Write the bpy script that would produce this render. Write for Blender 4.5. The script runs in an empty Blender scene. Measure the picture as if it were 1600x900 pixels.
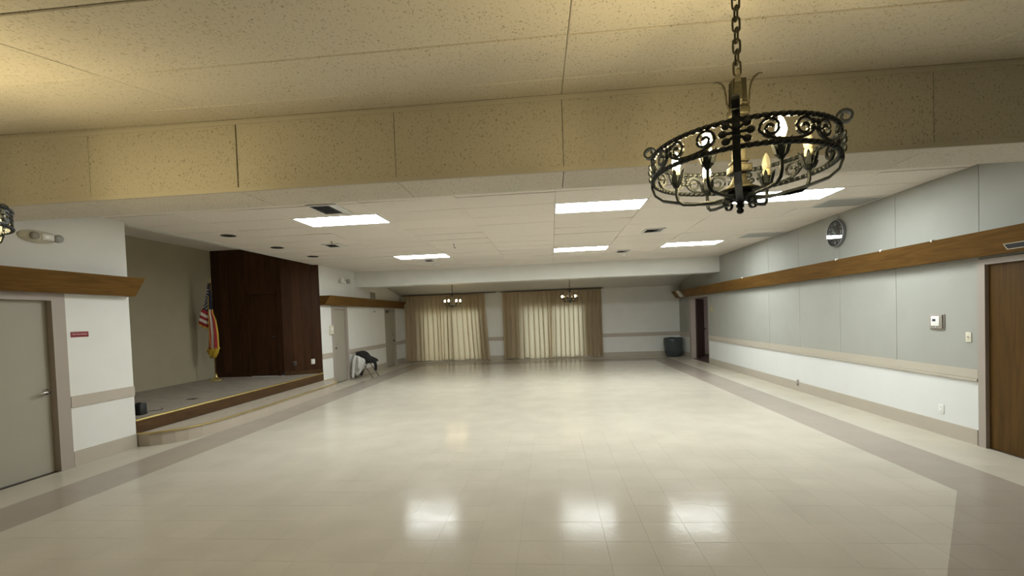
import bpy, bmesh, math, random
from mathutils import Vector, Matrix
random.seed(7)
PI = math.pi
SC = bpy.context.scene
COL = SC.collection

# ------------------------------------------------------------------ camera
cd = bpy.data.cameras.new('camera'); CAM = bpy.data.objects.new('camera', cd); COL.objects.link(CAM)
cd.sensor_width = 36.0; cd.sensor_fit = 'HORIZONTAL'
cd.lens = 711.96 / 1600 * 36.0
cd.shift_x = 0.0; cd.shift_y = 63.36 / 1600
cd.clip_start = 0.05; cd.clip_end = 200
_r = Vector((0.99567483, 0.08573502, -0.03579299)); _u = Vector((0.03341014, 0.02906913, 0.99901889)); _f = Vector((-0.08669138, 0.99589382, -0.02607898))
CAM.matrix_world = Matrix(((_r.x, _u.x, -_f.x, 0), (_r.y, _u.y, -_f.y, 0), (_r.z, _u.z, -_f.z, 1.6314), (0, 0, 0, 1)))
SC.camera = CAM
# ------------------------------------------------------------------ world, exposure
W = bpy.data.worlds.new('world'); SC.world = W; W.use_nodes = True
_bg = W.node_tree.nodes['Background']; _bg.inputs[0].default_value = (0.80, 0.90, 1.0, 1); _bg.inputs[1].default_value = 2.8
SC.view_settings.view_transform = 'Standard'; SC.view_settings.look = 'None'
SC.view_settings.gamma = 1.0; SC.view_settings.use_curve_mapping = False
SC.view_settings.exposure = 0.0
PANEL_L = 41.0      # troffer radiance
BULB_L = 410.0      # candle bulb radiance

# ------------------------------------------------------------------ room constants (metres)
XR, XL, YB, YN = 4.72, -5.82, 17.32, -0.85
ZC, YF, ZF = 3.115, 13.209, 2.67
YB0, YB1, ZB = 3.295, 3.77, 2.652
XS, ZS, YW = -8.41, 0.375, 10.70
ZSC = 3.53
YP, YWE = 5.84, 11.10        # stage opening from YP to YWE
SL = 0.205                   # slope of the near ceiling
def znear(y): return 3.19 - SL * (3.28 - y)
def zfar(y): return 2.57 + 0.175 * (YB - y)

# ------------------------------------------------------------------ materials
MATS = {}
def mat(name, col, rough=0.6, metal=0.0, var=0.0, vscale=3.0, bump=0.0, bscale=200.0, spec=0.5, emit=None, estr=0.0, coat=0.0, rnd=0.0):
    m = bpy.data.materials.new(name); m.use_nodes = True; MATS[name] = m
    nt = m.node_tree; n = nt.nodes; L = nt.links; b = n['Principled BSDF']
    b.inputs['Base Color'].default_value = (*col, 1); b.inputs['Roughness'].default_value = rough
    b.inputs['Metallic'].default_value = metal; b.inputs['Specular IOR Level'].default_value = spec
    b.inputs['Coat Weight'].default_value = coat
    if emit: b.inputs['Emission Color'].default_value = (*emit, 1); b.inputs['Emission Strength'].default_value = estr
    tc = n.new('ShaderNodeTexCoord')
    if var or rnd:
        hs = n.new('ShaderNodeHueSaturation'); hs.inputs['Color'].default_value = (*col, 1)
        nz = n.new('ShaderNodeTexNoise'); nz.inputs['Scale'].default_value = vscale; nz.inputs['Detail'].default_value = 4
        geo = n.new('ShaderNodeNewGeometry'); L.new(geo.outputs['Position'], nz.inputs['Vector'])
        mr = n.new('ShaderNodeMapRange'); mr.inputs['From Min'].default_value = .25; mr.inputs['From Max'].default_value = .75
        mr.inputs['To Min'].default_value = 1 - var; mr.inputs['To Max'].default_value = 1 + var
        L.new(nz.outputs['Fac'], mr.inputs['Value'])
        src = mr.outputs[0]
        if rnd:
            oi = n.new('ShaderNodeObjectInfo'); m2 = n.new('ShaderNodeMapRange')
            m2.inputs['To Min'].default_value = 1 - rnd; m2.inputs['To Max'].default_value = 1 + rnd
            L.new(oi.outputs['Random'], m2.inputs['Value'])
            mu = n.new('ShaderNodeMath'); mu.operation = 'MULTIPLY'; L.new(src, mu.inputs[0]); L.new(m2.outputs[0], mu.inputs[1]); src = mu.outputs[0]
        L.new(src, hs.inputs['Value']); L.new(hs.outputs[0], b.inputs['Base Color'])
    if bump:
        n2 = n.new('ShaderNodeTexNoise'); n2.inputs['Scale'].default_value = bscale; n2.inputs['Detail'].default_value = 3
        g2 = n.new('ShaderNodeNewGeometry'); L.new(g2.outputs['Position'], n2.inputs['Vector'])
        bp = n.new('ShaderNodeBump'); bp.inputs['Strength'].default_value = max(bump, .0001); bp.inputs['Distance'].default_value = 0.01
        L.new(n2.outputs['Fac'], bp.inputs['Height']); L.new(bp.outputs[0], b.inputs['Normal'])
    return m

def wood(name, c1, c2, axis='Y', rough=0.45, scale=1.0, rnd=0.12, coat=0.0):
    m = bpy.data.materials.new(name); m.use_nodes = True; MATS[name] = m
    nt = m.node_tree; n = nt.nodes; L = nt.links; b = n['Principled BSDF']
    b.inputs['Roughness'].default_value = rough; b.inputs['Coat Weight'].default_value = coat; b.inputs['Specular IOR Level'].default_value = .18
    geo = n.new('ShaderNodeNewGeometry'); mp = n.new('ShaderNodeMapping')
    s = {'X': (1.2, 14, 14), 'Y': (14, 1.2, 14), 'Z': (14, 14, 1.0)}[axis]
    mp.inputs['Scale'].default_value = [v * scale for v in s]
    oi = n.new('ShaderNodeObjectInfo'); cmb = n.new('ShaderNodeCombineXYZ'); mul = n.new('ShaderNodeMath'); mul.operation = 'MULTIPLY'; mul.inputs[1].default_value = 37.0
    L.new(oi.outputs['Random'], mul.inputs[0])
    for i in range(3): L.new(mul.outputs[0], cmb.inputs[i])
    L.new(cmb.outputs[0], mp.inputs['Location']); L.new(geo.outputs['Position'], mp.inputs['Vector'])
    nz = n.new('ShaderNodeTexNoise'); nz.inputs['Scale'].default_value = 1.0; nz.inputs['Detail'].default_value = 6; nz.inputs['Distortion'].default_value = 1.6
    L.new(mp.outputs[0], nz.inputs['Vector'])
    rp = n.new('ShaderNodeValToRGB'); rp.color_ramp.elements[0].position = .32; rp.color_ramp.elements[1].position = .68
    rp.color_ramp.elements[0].color = (*c2, 1); rp.color_ramp.elements[1].color = (*c1, 1)
    L.new(nz.outputs['Fac'], rp.inputs[0])
    hs = n.new('ShaderNodeHueSaturation'); mr = n.new('ShaderNodeMapRange'); mr.inputs['To Min'].default_value = 1 - rnd; mr.inputs['To Max'].default_value = 1 + rnd
    L.new(oi.outputs['Random'], mr.inputs['Value']); L.new(mr.outputs[0], hs.inputs['Value']); L.new(rp.outputs[0], hs.inputs['Color'])
    L.new(hs.outputs[0], b.inputs['Base Color'])
    bp = n.new('ShaderNodeBump'); bp.inputs['Strength'].default_value = .08; bp.inputs['Distance'].default_value = .005
    L.new(nz.outputs['Fac'], bp.inputs['Height']); L.new(bp.outputs[0], b.inputs['Normal'])
    return m

def acoustic(name, col, fleck=0.5, rnd=0.025, size=1.0):
    """mineral-fibre tile: off-white with small elongated fissures"""
    m = bpy.data.materials.new(name); m.use_nodes = True; MATS[name] = m
    nt = m.node_tree; n = nt.nodes; L = nt.links; b = n['Principled BSDF']
    b.inputs['Roughness'].default_value = .9; b.inputs['Specular IOR Level'].default_value = .15
    geo = n.new('ShaderNodeNewGeometry')
    mp = n.new('ShaderNodeMapping'); mp.inputs['Scale'].default_value = (95 / size, 42 / size, 60 / size); mp.inputs['Rotation'].default_value = (0, 0, .25)
    L.new(geo.outputs['Position'], mp.inputs['Vector'])
    nz = n.new('ShaderNodeTexNoise'); nz.inputs['Scale'].default_value = 1; nz.inputs['Detail'].default_value = 2.5; nz.inputs['Distortion'].default_value = .8
    L.new(mp.outputs[0], nz.inputs['Vector'])
    lo = n.new('ShaderNodeTexNoise'); lo.inputs['Scale'].default_value = 5; L.new(geo.outputs['Position'], lo.inputs['Vector'])
    ad = n.new('ShaderNodeMath'); ad.operation = 'MULTIPLY_ADD'; ad.inputs[1].default_value = .08; L.new(lo.outputs['Fac'], ad.inputs[0]); L.new(nz.outputs['Fac'], ad.inputs[2])
    rp = n.new('ShaderNodeValToRGB'); rp.color_ramp.elements[0].position = .385; rp.color_ramp.elements[1].position = .435
    d = 1 - fleck
    rp.color_ramp.elements[0].color = (d * .95, d * .9, d * .8, 1); rp.color_ramp.elements[1].color = (1, 1, 1, 1)
    L.new(ad.outputs[0], rp.inputs[0])
    mx = n.new('ShaderNodeMix'); mx.data_type = 'RGBA'; mx.blend_type = 'MULTIPLY'; mx.inputs[0].default_value = 1
    hs = n.new('ShaderNodeHueSaturation'); hs.inputs['Color'].default_value = (*col, 1)
    oi = n.new('ShaderNodeObjectInfo'); mr = n.new('ShaderNodeMapRange'); mr.inputs['To Min'].default_value = 1 - rnd; mr.inputs['To Max'].default_value = 1 + rnd
    L.new(oi.outputs['Random'], mr.inputs['Value']); L.new(mr.outputs[0], hs.inputs['Value'])
    L.new(hs.outputs[0], mx.inputs[6]); L.new(rp.outputs[0], mx.inputs[7]); L.new(mx.outputs[2], b.inputs['Base Color'])
    bp = n.new('ShaderNodeBump'); bp.inputs['Strength'].default_value = .35; bp.inputs['Distance'].default_value = .004
    L.new(rp.outputs[0], bp.inputs['Height']); L.new(bp.outputs[0], b.inputs['Normal'])
    return m

def vinyl(name, col, rough=0.2, rnd=0.02, bump=.08):
    """polished vinyl composition tile: faint mottling, waxed uneven sheen"""
    m = bpy.data.materials.new(name); m.use_nodes = True; MATS[name] = m
    nt = m.node_tree; n = nt.nodes; L = nt.links; b = n['Principled BSDF']; b.inputs['Specular IOR Level'].default_value = .05
    geo = n.new('ShaderNodeNewGeometry')
    nz = n.new('ShaderNodeTexNoise'); nz.inputs['Scale'].default_value = 2.2; nz.inputs['Detail'].default_value = 5; L.new(geo.outputs['Position'], nz.inputs['Vector'])
    hs = n.new('ShaderNodeHueSaturation'); hs.inputs['Color'].default_value = (*col, 1)
    oi = n.new('ShaderNodeObjectInfo'); mr = n.new('ShaderNodeMapRange'); mr.inputs['To Min'].default_value = 1 - rnd; mr.inputs['To Max'].default_value = 1 + rnd
    L.new(oi.outputs['Random'], mr.inputs['Value'])
    m2 = n.new('ShaderNodeMapRange'); m2.inputs['From Min'].default_value = .3; m2.inputs['From Max'].default_value = .7; m2.inputs['To Min'].default_value = .95; m2.inputs['To Max'].default_value = 1.05
    L.new(nz.outputs['Fac'], m2.inputs['Value'])
    mu = n.new('ShaderNodeMath'); mu.operation = 'MULTIPLY'; L.new(mr.outputs[0], mu.inputs[0]); L.new(m2.outputs[0], mu.inputs[1])
    L.new(mu.outputs[0], hs.inputs['Value']); L.new(hs.outputs[0], b.inputs['Base Color'])
    n3 = n.new('ShaderNodeTexNoise'); n3.inputs['Scale'].default_value = 6; n3.inputs['Detail'].default_value = 4; L.new(geo.outputs['Position'], n3.inputs['Vector'])
    m3 = n.new('ShaderNodeMapRange'); m3.inputs['From Min'].default_value = .3; m3.inputs['From Max'].default_value = .7; m3.inputs['To Min'].default_value = rough * .75; m3.inputs['To Max'].default_value = rough * 1.35
    L.new(n3.outputs['Fac'], m3.inputs['Value']); L.new(m3.outputs[0], b.inputs['Roughness'])
    n4 = n.new('ShaderNodeTexNoise'); n4.inputs['Scale'].default_value = 24; n4.inputs['Detail'].default_value = 4; L.new(geo.outputs['Position'], n4.inputs['Vector'])
    bp = n.new('ShaderNodeBump'); bp.inputs['Strength'].default_value = bump; bp.inputs['Distance'].default_value = .012
    L.new(n4.outputs['Fac'], bp.inputs['Height']); L.new(bp.outputs[0], b.inputs['Normal'])
    return m

def fabric_translucent(name, col, tr=0.5):
    m = bpy.data.materials.new(name); m.use_nodes = True; MATS[name] = m
    nt = m.node_tree; n = nt.nodes; L = nt.links; b = n['Principled BSDF']; out = n['Material Output']
    b.inputs['Base Color'].default_value = (*col, 1); b.inputs['Roughness'].default_value = .95; b.inputs['Specular IOR Level'].default_value = .1
    t = n.new('ShaderNodeBsdfTranslucent'); t.inputs['Color'].default_value = (min(1, col[0] * 1.25), min(1, col[1] * 1.25), min(1, col[2] * 1.2), 1)
    mx = n.new('ShaderNodeMixShader'); mx.inputs[0].default_value = tr
    L.new(b.outputs[0], mx.inputs[1]); L.new(t.outputs[0], mx.inputs[2]); L.new(mx.outputs[0], out.inputs['Surface'])
    return m

def pane_glass(name):
    m = bpy.data.materials.new(name); m.use_nodes = True; MATS[name] = m
    nt = m.node_tree; n = nt.nodes; L = nt.links; out = n['Material Output']; n.remove(n['Principled BSDF'])
    t = n.new('ShaderNodeBsdfTransparent'); t.inputs[0].default_value = (.92, .95, .94, 1)
    g = n.new('ShaderNodeBsdfGlossy'); g.inputs['Roughness'].default_value = .02
    fr = n.new('ShaderNodeFresnel'); fr.inputs[0].default_value = 1.5
    ge = n.new('ShaderNodeNewGeometry'); iv = n.new('ShaderNodeMath'); iv.operation = 'SUBTRACT'; iv.inputs[0].default_value = 1.0; L.new(ge.outputs['Backfacing'], iv.inputs[1])
    mu = n.new('ShaderNodeMath'); mu.operation = 'MULTIPLY'; L.new(fr.outputs[0], mu.inputs[0]); L.new(iv.outputs[0], mu.inputs[1])   # only the outer skin reflects
    mx = n.new('ShaderNodeMixShader'); L.new(mu.outputs[0], mx.inputs[0]); L.new(t.outputs[0], mx.inputs[1]); L.new(g.outputs[0], mx.inputs[2]); L.new(mx.outputs[0], out.inputs['Surface'])
    return m

mat('white_paint', (.74, .735, .70), .6, var=.03, bump=.05, bscale=60)
mat('wainscot_white', (.70, .71, .70), .5, var=.02, vscale=2)
mat('panel_grey', (.35, .352, .315), .75, var=.03, bump=.25, bscale=260, rnd=.015)
mat('beige_trim', (.47, .41, .345), .5, var=.03)
mat('rail_cream', (.47, .425, .35), .5, var=.03)
mat('beige_base', (.45, .40, .33), .45, var=.04)
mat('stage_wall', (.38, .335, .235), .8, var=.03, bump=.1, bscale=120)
mat('door_beige', (.35, .325, .265), .5, var=.02)
mat('frame_mauve', (.37, .32, .28), .4, var=.03)
mat('plenum', (.05, .045, .04), .9)
mat('subfloor', (.34, .30, .235), .6)
mat('outer_shell', (.4, .38, .34), .9)
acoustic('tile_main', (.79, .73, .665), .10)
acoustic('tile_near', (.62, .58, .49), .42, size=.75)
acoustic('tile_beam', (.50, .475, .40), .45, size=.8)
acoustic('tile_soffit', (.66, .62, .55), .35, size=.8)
acoustic('tile_far', (.66, .64, .58), .08)
mat('beam_trim', (.48, .455, .385), .6)
vinyl('floor_field', (.50, .456, .382), .13)
vinyl('floor_band', (.35, .30, .255), .13)
vinyl('floor_margin', (.53, .485, .40), .13)
vinyl('stage_floor', (.35, .31, .262), .45, bump=.0)
vinyl('step_floor', (.47, .41, .335), .34, bump=.0)
wood('valance_wood', (.165, .085, .017), (.105, .050, .009), 'Y', .6)
wood('stage_wood', (.070, .030, .013), (.042, .017, .008), 'Z', .38, rnd=.25)
wood('riser_wood', (.10, .055, .025), (.06, .03, .013), 'Y', .4)
wood('door_wood', (.10, .052, .012), (.062, .031, .008), 'Z', .42)
wood('corridor_wood', (.05, .024, .014), (.035, .016, .010), 'Z', .45)
mat('brass', (.80, .66, .28), .38, .9, var=.1, vscale=8)
mat('chrome', (.72, .73, .76), .18, 1.0)
mat('dark_metal', (.10, .09, .08), .4, .8)
mat('iron', (.022, .026, .028), .42, .7, var=.25, vscale=40, bump=.2, bscale=150)
mat('iron_bronze', (.034, .030, .017), .55, .6, var=.25, vscale=40, bump=.2, bscale=150)
mat('white_metal', (.74, .74, .72), .45)
mat('grey_metal', (.36, .36, .34), .5, .1)
mat('vent_dark', (.035, .035, .045), .7)
mat('plastic_white', (.80, .80, .77), .35)
mat('plastic_ivory', (.66, .62, .50), .4)
mat('plastic_yellow', (.42, .37, .19), .5)
mat('plastic_grey', (.33, .30, .26), .4)
mat('lens_clear', (.75, .74, .70), .15)
mat('black_plastic', (.012, .013, .015), .45)
mat('black_cloth', (.008, .008, .009), .9, bump=.3, bscale=120)
mat('grey_cloth', (.56, .55, .53), .9, var=.15, vscale=25, bump=.3, bscale=120)
mat('chair_metal', (.10, .075, .05), .4, .6)
mat('chair_seat', (.16, .12, .08), .6)
mat('bin_plastic', (.035, .042, .046), .5)
mat('bin_bag', (.05, .06, .066), .20, bump=1.0, bscale=14)
mat('clock_face', (.012, .012, .016), .35)
mat('clock_rim', (.34, .34, .36), .32, .85)
mat('clock_mark', (.62, .64, .68), .5)
mat('sign_red', (.20, .006, .012), .4)
mat('sign_white', (.48, .26, .26), .5)
mat('flag_red', (.36, .02, .03), .8)
mat('flag_white', (.70, .66, .60), .8)
mat('flag_blue', (.012, .016, .04), .8)
mat('flag_gold', (.62, .42, .04), .6)
mat('lcd', (.05, .055, .09), .3)
mat('candle_cream', (.66, .58, .38), .5)
mat('panel_light', (.9, .9, .9), .5, emit=(.90, .965, .945), estr=PANEL_L)
mat('bulb_lit', (1, .9, .7), .4, emit=(1.0, .79, .40), estr=BULB_L)
mat('bulb_dim', (1, .9, .7), .4, emit=(1.0, .79, .40), estr=BULB_L * .35)
mat('bulb_far', (1, .9, .7), .4, emit=(1.0, .74, .36), estr=BULB_L * .10)
mat('exit_card', (.72, .70, .58), .5)
mat('patio', (.45, .43, .38), .9, var=.1)
mat('tint_yellow', (.75, .60, .28), .9, var=.1)  # colour of the added wall that warms the left window light
mat('corridor_wall', (.50, .44, .42), .7)
mat('wall_dim', (.30, .26, .20), .8, var=.05)
mat('corridor_floor', (.07, .045, .04), .5)
fabric_translucent('curtain_cloth', (.60, .50, .36), .46)
pane_glass('pane_glass')
# clear candle bulb that is switched off
_m = mat('bulb_off', (.80, .76, .62), .12, spec=.6); _m.node_tree.nodes['Principled BSDF'].inputs['Transmission Weight'].default_value = .55

# ------------------------------------------------------------------ mesh helpers
class MB:
    def __init__(s): s.v = []; s.f = []; s.m = []; s.smooth = []
    def add(s, vs, fs, mi=0, sm=False):
        o = len(s.v); s.v += [tuple(v) for v in vs]
        for f in fs: s.f.append([o + i for i in f]); s.m.append(mi); s.smooth.append(sm)
        return s
    def box(s, x0, x1, y0, y1, z0, z1, mi=0):
        v = [(x, y, z) for z in (z0, z1) for y in (y0, y1) for x in (x0, x1)]
        return s.add(v, [(0, 2, 3, 1), (4, 5, 7, 6), (0, 1, 5, 4), (2, 6, 7, 3), (0, 4, 6, 2), (1, 3, 7, 5)], mi)
    def rbox(s, x0, x1, y0, y1, z0, z1, r=.01, seg=2, mi=0):
        """box with rounded edges"""
        bm = bmesh.new(); bmesh.ops.create_cube(bm, size=1.0)
        for v in bm.verts: v.co = Vector(((x0 + x1) / 2 + v.co.x * (x1 - x0), (y0 + y1) / 2 + v.co.y * (y1 - y0), (z0 + z1) / 2 + v.co.z * (z1 - z0)))
        bmesh.ops.bevel(bm, geom=bm.edges[:], offset=min(r, .49 * min(x1 - x0, y1 - y0, z1 - z0)), segments=seg, affect='EDGES', profile=.5)
        s.from_bm(bm, mi, True); return s
    def from_bm(s, bm, mi=0, sm=False):
        bm.verts.index_update()
        s.add([v.co for v in bm.verts], [[v.index for v in f.verts] for f in bm.faces], mi, sm); bm.free(); return s
    def prism(s, poly, ext, mi=0, sm=False, z0=None):
        """poly: list of 3D points, ext: extrusion vector"""
        n = len(poly); e = Vector(ext); a = [Vector(p) if z0 is None else Vector((p[0], p[1], z0)) for p in poly]; b = [p + e for p in a]
        s.add(a + b, [list(range(n))[::-1], list(range(n, 2 * n))] + [(i, (i + 1) % n, n + (i + 1) % n, n + i) for i in range(n)], mi, sm); return s
    def tube(s, pts, r, seg=8, closed=False, flat=None, mi=0, up=None, twist=0.0, caps=True, sm=True):
        """sweep a circle (or rectangle: flat=(w,h)) along pts; r number or list"""
        P = [Vector(p) for p in pts]; n = len(P)
        R = r if isinstance(r, (list, tuple)) else [r] * n
        rings = []; prev = None
        for i in range(n):
            t = (P[(i + 1) % n] - P[i - 1]) if closed else (P[min(i + 1, n - 1)] - P[max(i - 1, 0)])
            t = t.normalized() if t.length > 1e-9 else Vector((0, 0, 1))
            if up is not None:
                a = Vector(up); a = a - t * a.dot(t)
                if a.length < 1e-4: a = t.orthogonal()
            elif prev is None: a = t.orthogonal()
            else:
                a = prev - t * prev.dot(t)
                if a.length < 1e-5: a = t.orthogonal()
            a.normalize(); prev = a; b = t.cross(a)
            ang0 = twist * i
            ring = []
            if flat:
                w, h = flat; k = R[i]
                for (p, q) in ((-1, -1), (1, -1), (1, 1), (-1, 1)):
                    da, db = p * w / 2 * k, q * h / 2 * k
                    ca, sa = math.cos(ang0), math.sin(ang0)
                    ring.append(P[i] + a * (da * ca - db * sa) + b * (da * sa + db * ca))
            else:
                for j in range(seg):
                    th = 2 * PI * j / seg + ang0
                    ring.append(P[i] + (a * math.cos(th) + b * math.sin(th)) * R[i])
            rings.append(ring)
        k = len(rings[0]); vs = [v for ring in rings for v in ring]; fs = []
        for i in range(n if closed else n - 1):
            i2 = (i + 1) % n
            for j in range(k): fs.append((i * k + j, i * k + (j + 1) % k, i2 * k + (j + 1) % k, i2 * k + j))
        if not closed and caps: fs.append(list(range(k))[::-1]); fs.append([(n - 1) * k + j for j in range(k)])
        s.add(vs, fs, mi, sm and not flat); return s
    def lathe(s, prof, c=(0, 0, 0), seg=16, mi=0, axis='Z', sm=True):
        """prof: (radius, height) pairs"""
        vs = []; fs = []; n = len(prof); c = Vector(c)
        for (r, z) in prof:
            for j in range(seg):
                a = 2 * PI * j / seg; x, y = r * math.cos(a), r * math.sin(a)
                p = {'Z': (x, y, z), 'X': (z, x, y), 'Y': (x, z, y)}[axis]
                vs.append(c + Vector(p))
        for i in range(n - 1):
            for j in range(seg): fs.append((i * seg + j, i * seg + (j + 1) % seg, (i + 1) * seg + (j + 1) % seg, (i + 1) * seg + j))
        fs.append(list(range(seg))[::-1]); fs.append([(n - 1) * seg + j for j in range(seg)])
        s.add(vs, fs, mi, sm); return s
    def build(s, name, m, parent=None, loc=None, label=None):
        me = bpy.data.meshes.new(name); me.from_pydata(s.v, [], s.f)
        for x in (m if isinstance(m, (list, tuple)) else [m]): me.materials.append(MATS[x])
        for p, mi, sm in zip(me.polygons, s.m, s.smooth): p.material_index = mi; p.use_smooth = sm
        bm = bmesh.new(); bm.from_mesh(me); bmesh.ops.recalc_face_normals(bm, faces=bm.faces[:]); bm.to_mesh(me); bm.free()
        me.update()
        o = bpy.data.objects.new(name, me); COL.objects.link(o)
        if parent: o.parent = parent
        if loc: o.location = loc
        if label: o['label'] = label
        return o

def tag(o, label, cat, group=None, kind=None):
    o['label'] = label; o['category'] = cat
    if group: o['group'] = group
    if kind: o['kind'] = kind
    return o
def thing(name, label, cat, loc=(0, 0, 0), group=None, kind=None, rz=0):
    o = bpy.data.objects.new(name, None); COL.objects.link(o); o.location = loc; o.rotation_euler.z = rz; o.empty_display_size = .1
    return tag(o, label, cat, group, kind)
def copy_tree(o, parent=None):
    c = o.copy(); COL.objects.link(c); c.parent = parent
    for ch in [x for x in bpy.data.objects if x.parent == o]: copy_tree(ch, c)
    return c
def inst(name, me, parent, loc, rot=(0, 0, 0)):
    o = bpy.data.objects.new(name, me); COL.objects.link(o); o.parent = parent; o.location = loc; o.rotation_euler = rot
    return o
def struct(name, label, cat): return thing(name, label, cat, kind='structure')

def wall_cells(mb, axis, a0, a1, u0, u1, z0, z1, holes=(), mi=0):
    """slab with thickness a0..a1 on axis 'X' or 'Y', spanning u and z, minus rectangular holes (ua,ub,za,zb)"""
    us = sorted({u0, u1, *[h[0] for h in holes], *[h[1] for h in holes]}); zs = sorted({z0, z1, *[h[2] for h in holes], *[h[3] for h in holes]})
    us = [u for u in us if u0 <= u <= u1]; zs = [z for z in zs if z0 <= z <= z1]
    for i in range(len(us) - 1):
        run = None
        for j in range(len(zs) - 1):
            uc, zc = (us[i] + us[i + 1]) / 2, (zs[j] + zs[j + 1]) / 2
            solid = not any(h[0] < uc < h[1] and h[2] < zc < h[3] for h in holes)
            if solid: run = [zs[j], zs[j + 1]] if run is None else [run[0], zs[j + 1]]
            if (not solid or j == len(zs) - 2) and run:
                if axis == 'X': mb.box(a0, a1, us[i], us[i + 1], run[0], run[1], mi)
                else: mb.box(us[i], us[i + 1], a0, a1, run[0], run[1], mi)
                run = None
    return mb

# ================================================================== FLOOR
floor = MB().box(XL - .15, XR + .12, YN - .15, YB + .15, -.12, -.004).build('floor', 'subfloor')
tag(floor, 'polished beige vinyl tile floor with a darker mauve border band', 'floor', kind='structure')
TS = .3085
X0 = -4.60                                   # inner edge of the left band lies on the grid
RIN, ROUT, LIN, LOUT = X0 + 26 * TS, X0 + 28 * TS, X0, X0 - 2 * TS
Y0g = 4.184 - 16 * TS
YFI, YFO = Y0g + 53 * TS, Y0g + 56 * TS      # far band
def clip(poly, nx, ny, d):                   # keep nx*x+ny*y <= d
    out = []
    for i in range(len(poly)):
        a, b = poly[i], poly[(i + 1) % len(poly)]; da = nx * a[0] + ny * a[1] - d; db = nx * b[0] + ny * b[1] - d
        if da <= 1e-9: out.append(a)
        if (da < -1e-9 and db > 1e-9) or (da > 1e-9 and db < -1e-9):
            t = da / (da - db); out.append((a[0] + (b[0] - a[0]) * t, a[1] + (b[1] - a[1]) * t))
    return out
# 45-degree-ish cut corner near right: line through (3.42,4.184) and (2.29,2.874)
_dx, _dy = 1.13, 1.31; _l = math.hypot(_dx, _dy); CN = (_dy / _l, -_dx / _l); CD = CN[0] * RIN + CN[1] * 4.184
def area(p): return abs(sum(p[i][0] * p[(i + 1) % len(p)][1] - p[(i + 1) % len(p)][0] * p[i][1] for i in range(len(p)))) / 2 if len(p) > 2 else 0
def zone_polys(cell):
    xc = sum(p[0] for p in cell) / 4; yc = sum(p[1] for p in cell) / 4
    if xc > ROUT or xc < LOUT or yc > YFO: return [('floor_margin', cell)]
    if xc > RIN or xc < LIN or yc > YFI:
        if xc > RIN and CN[0] * xc + CN[1] * yc > CD + .72 and yc < 3.4: return [('floor_margin', cell)]
        return [('floor_band', cell)]
    a = clip(cell, CN[0], CN[1], CD); b = clip(clip(cell, -CN[0], -CN[1], -CD), CN[0], CN[1], CD + .62); c = clip(cell, -CN[0], -CN[1], -CD - .62)
    return [(m_, p) for m_, p in (('floor_field', a), ('floor_band', b), ('floor_margin', c)) if area(p) > 1e-5]
tiles = []
ix0, ix1 = math.floor((XL - X0) / TS), math.ceil((XR - X0) / TS)
iy0, iy1 = math.floor((YN - Y0g) / TS), math.ceil((YB - Y0g) / TS)
for ix in range(ix0, ix1):
    for iy in range(iy0, iy1):
        xa, xb = max(X0 + ix * TS, XL), min(X0 + (ix + 1) * TS, XR); ya, yb = max(Y0g + iy * TS, YN), min(Y0g + (iy + 1) * TS, YB)
        if xb - xa < .004 or yb - ya < .004: continue
        full = abs(xb - xa - TS) < 1e-6 and abs(yb - ya - TS) < 1e-6
        for m_, poly in zone_polys([(xa, ya), (xb, ya), (xb, yb), (xa, yb)]):
            cx = sum(p[0] for p in poly) / len(poly); cy = sum(p[1] for p in poly) / len(poly)
            tiles.append((m_, poly, cx, cy, full and len(poly) == 4 and abs(area(poly) - TS * TS) < 1e-6))
def in_view(x, y, z):
    d = Vector((x, y, z - 1.6314)); w = d.dot(_f)
    if w < .3: return False
    px = 800 + 711.96 * d.dot(_r) / w; py = 513.36 - 711.96 * d.dot(_u) / w
    return -10 < px < 1610 and -10 < py < 910
G = .0006
def tile_mesh(poly, c, m_):
    p = [(x - c[0], y - c[1]) for x, y in poly]
    sc = []
    for x, y in p:
        l = math.hypot(x, y); k = (l - G) / l; sc.append((x * k, y * k))
    mb = MB(); mb.prism([(x, y, -.004) for x, y in sc], (0, 0, .004)); return mb
tiles.sort(key=lambda t: (t[2] ** 2 + t[3] ** 2))
near = [t for t in tiles if in_view(t[2], t[3], 0)][:300]; nearset = set(id(t) for t in near)
TM = {}
for m_ in ('floor_field', 'floor_band', 'floor_margin'):
    o = tile_mesh([(-TS / 2, -TS / 2), (TS / 2, -TS / 2), (TS / 2, TS / 2), (-TS / 2, TS / 2)], (0, 0), m_).build('floor_tile', m_)
    TM[m_] = o.data; bpy.data.objects.remove(o)
for t in near:
    m_, poly, cx, cy, full = t
    rot = (random.gauss(0, .0011), random.gauss(0, .0011), 0)
    if full: inst('floor_tile', TM[m_], floor, (cx, cy, 0), rot)
    else:
        o = tile_mesh(poly, (cx, cy), m_).build('floor_tile', m_, floor, (cx, cy, 0)); o.rotation_euler = rot
rest = MB(); MI = {'floor_field': 0, 'floor_band': 1, 'floor_margin': 2}
for t in tiles:
    if id(t) in nearset: continue
    m_, poly, cx, cy, full = t; ax, ay = random.gauss(0, .0004), random.gauss(0, .0004)
    vs = []
    for x, y in poly:
        l = math.hypot(x - cx, y - cy); k = (l - G) / l; vs.append((cx + (x - cx) * k, cy + (y - cy) * k, (x - cx) * ax + (y - cy) * ay))
    rest.add(vs, [list(range(len(vs)))], MI[m_])
o = rest.build('floor_tiles', ['floor_field', 'floor_band', 'floor_margin'], floor); o['kind'] = 'stuff'

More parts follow.
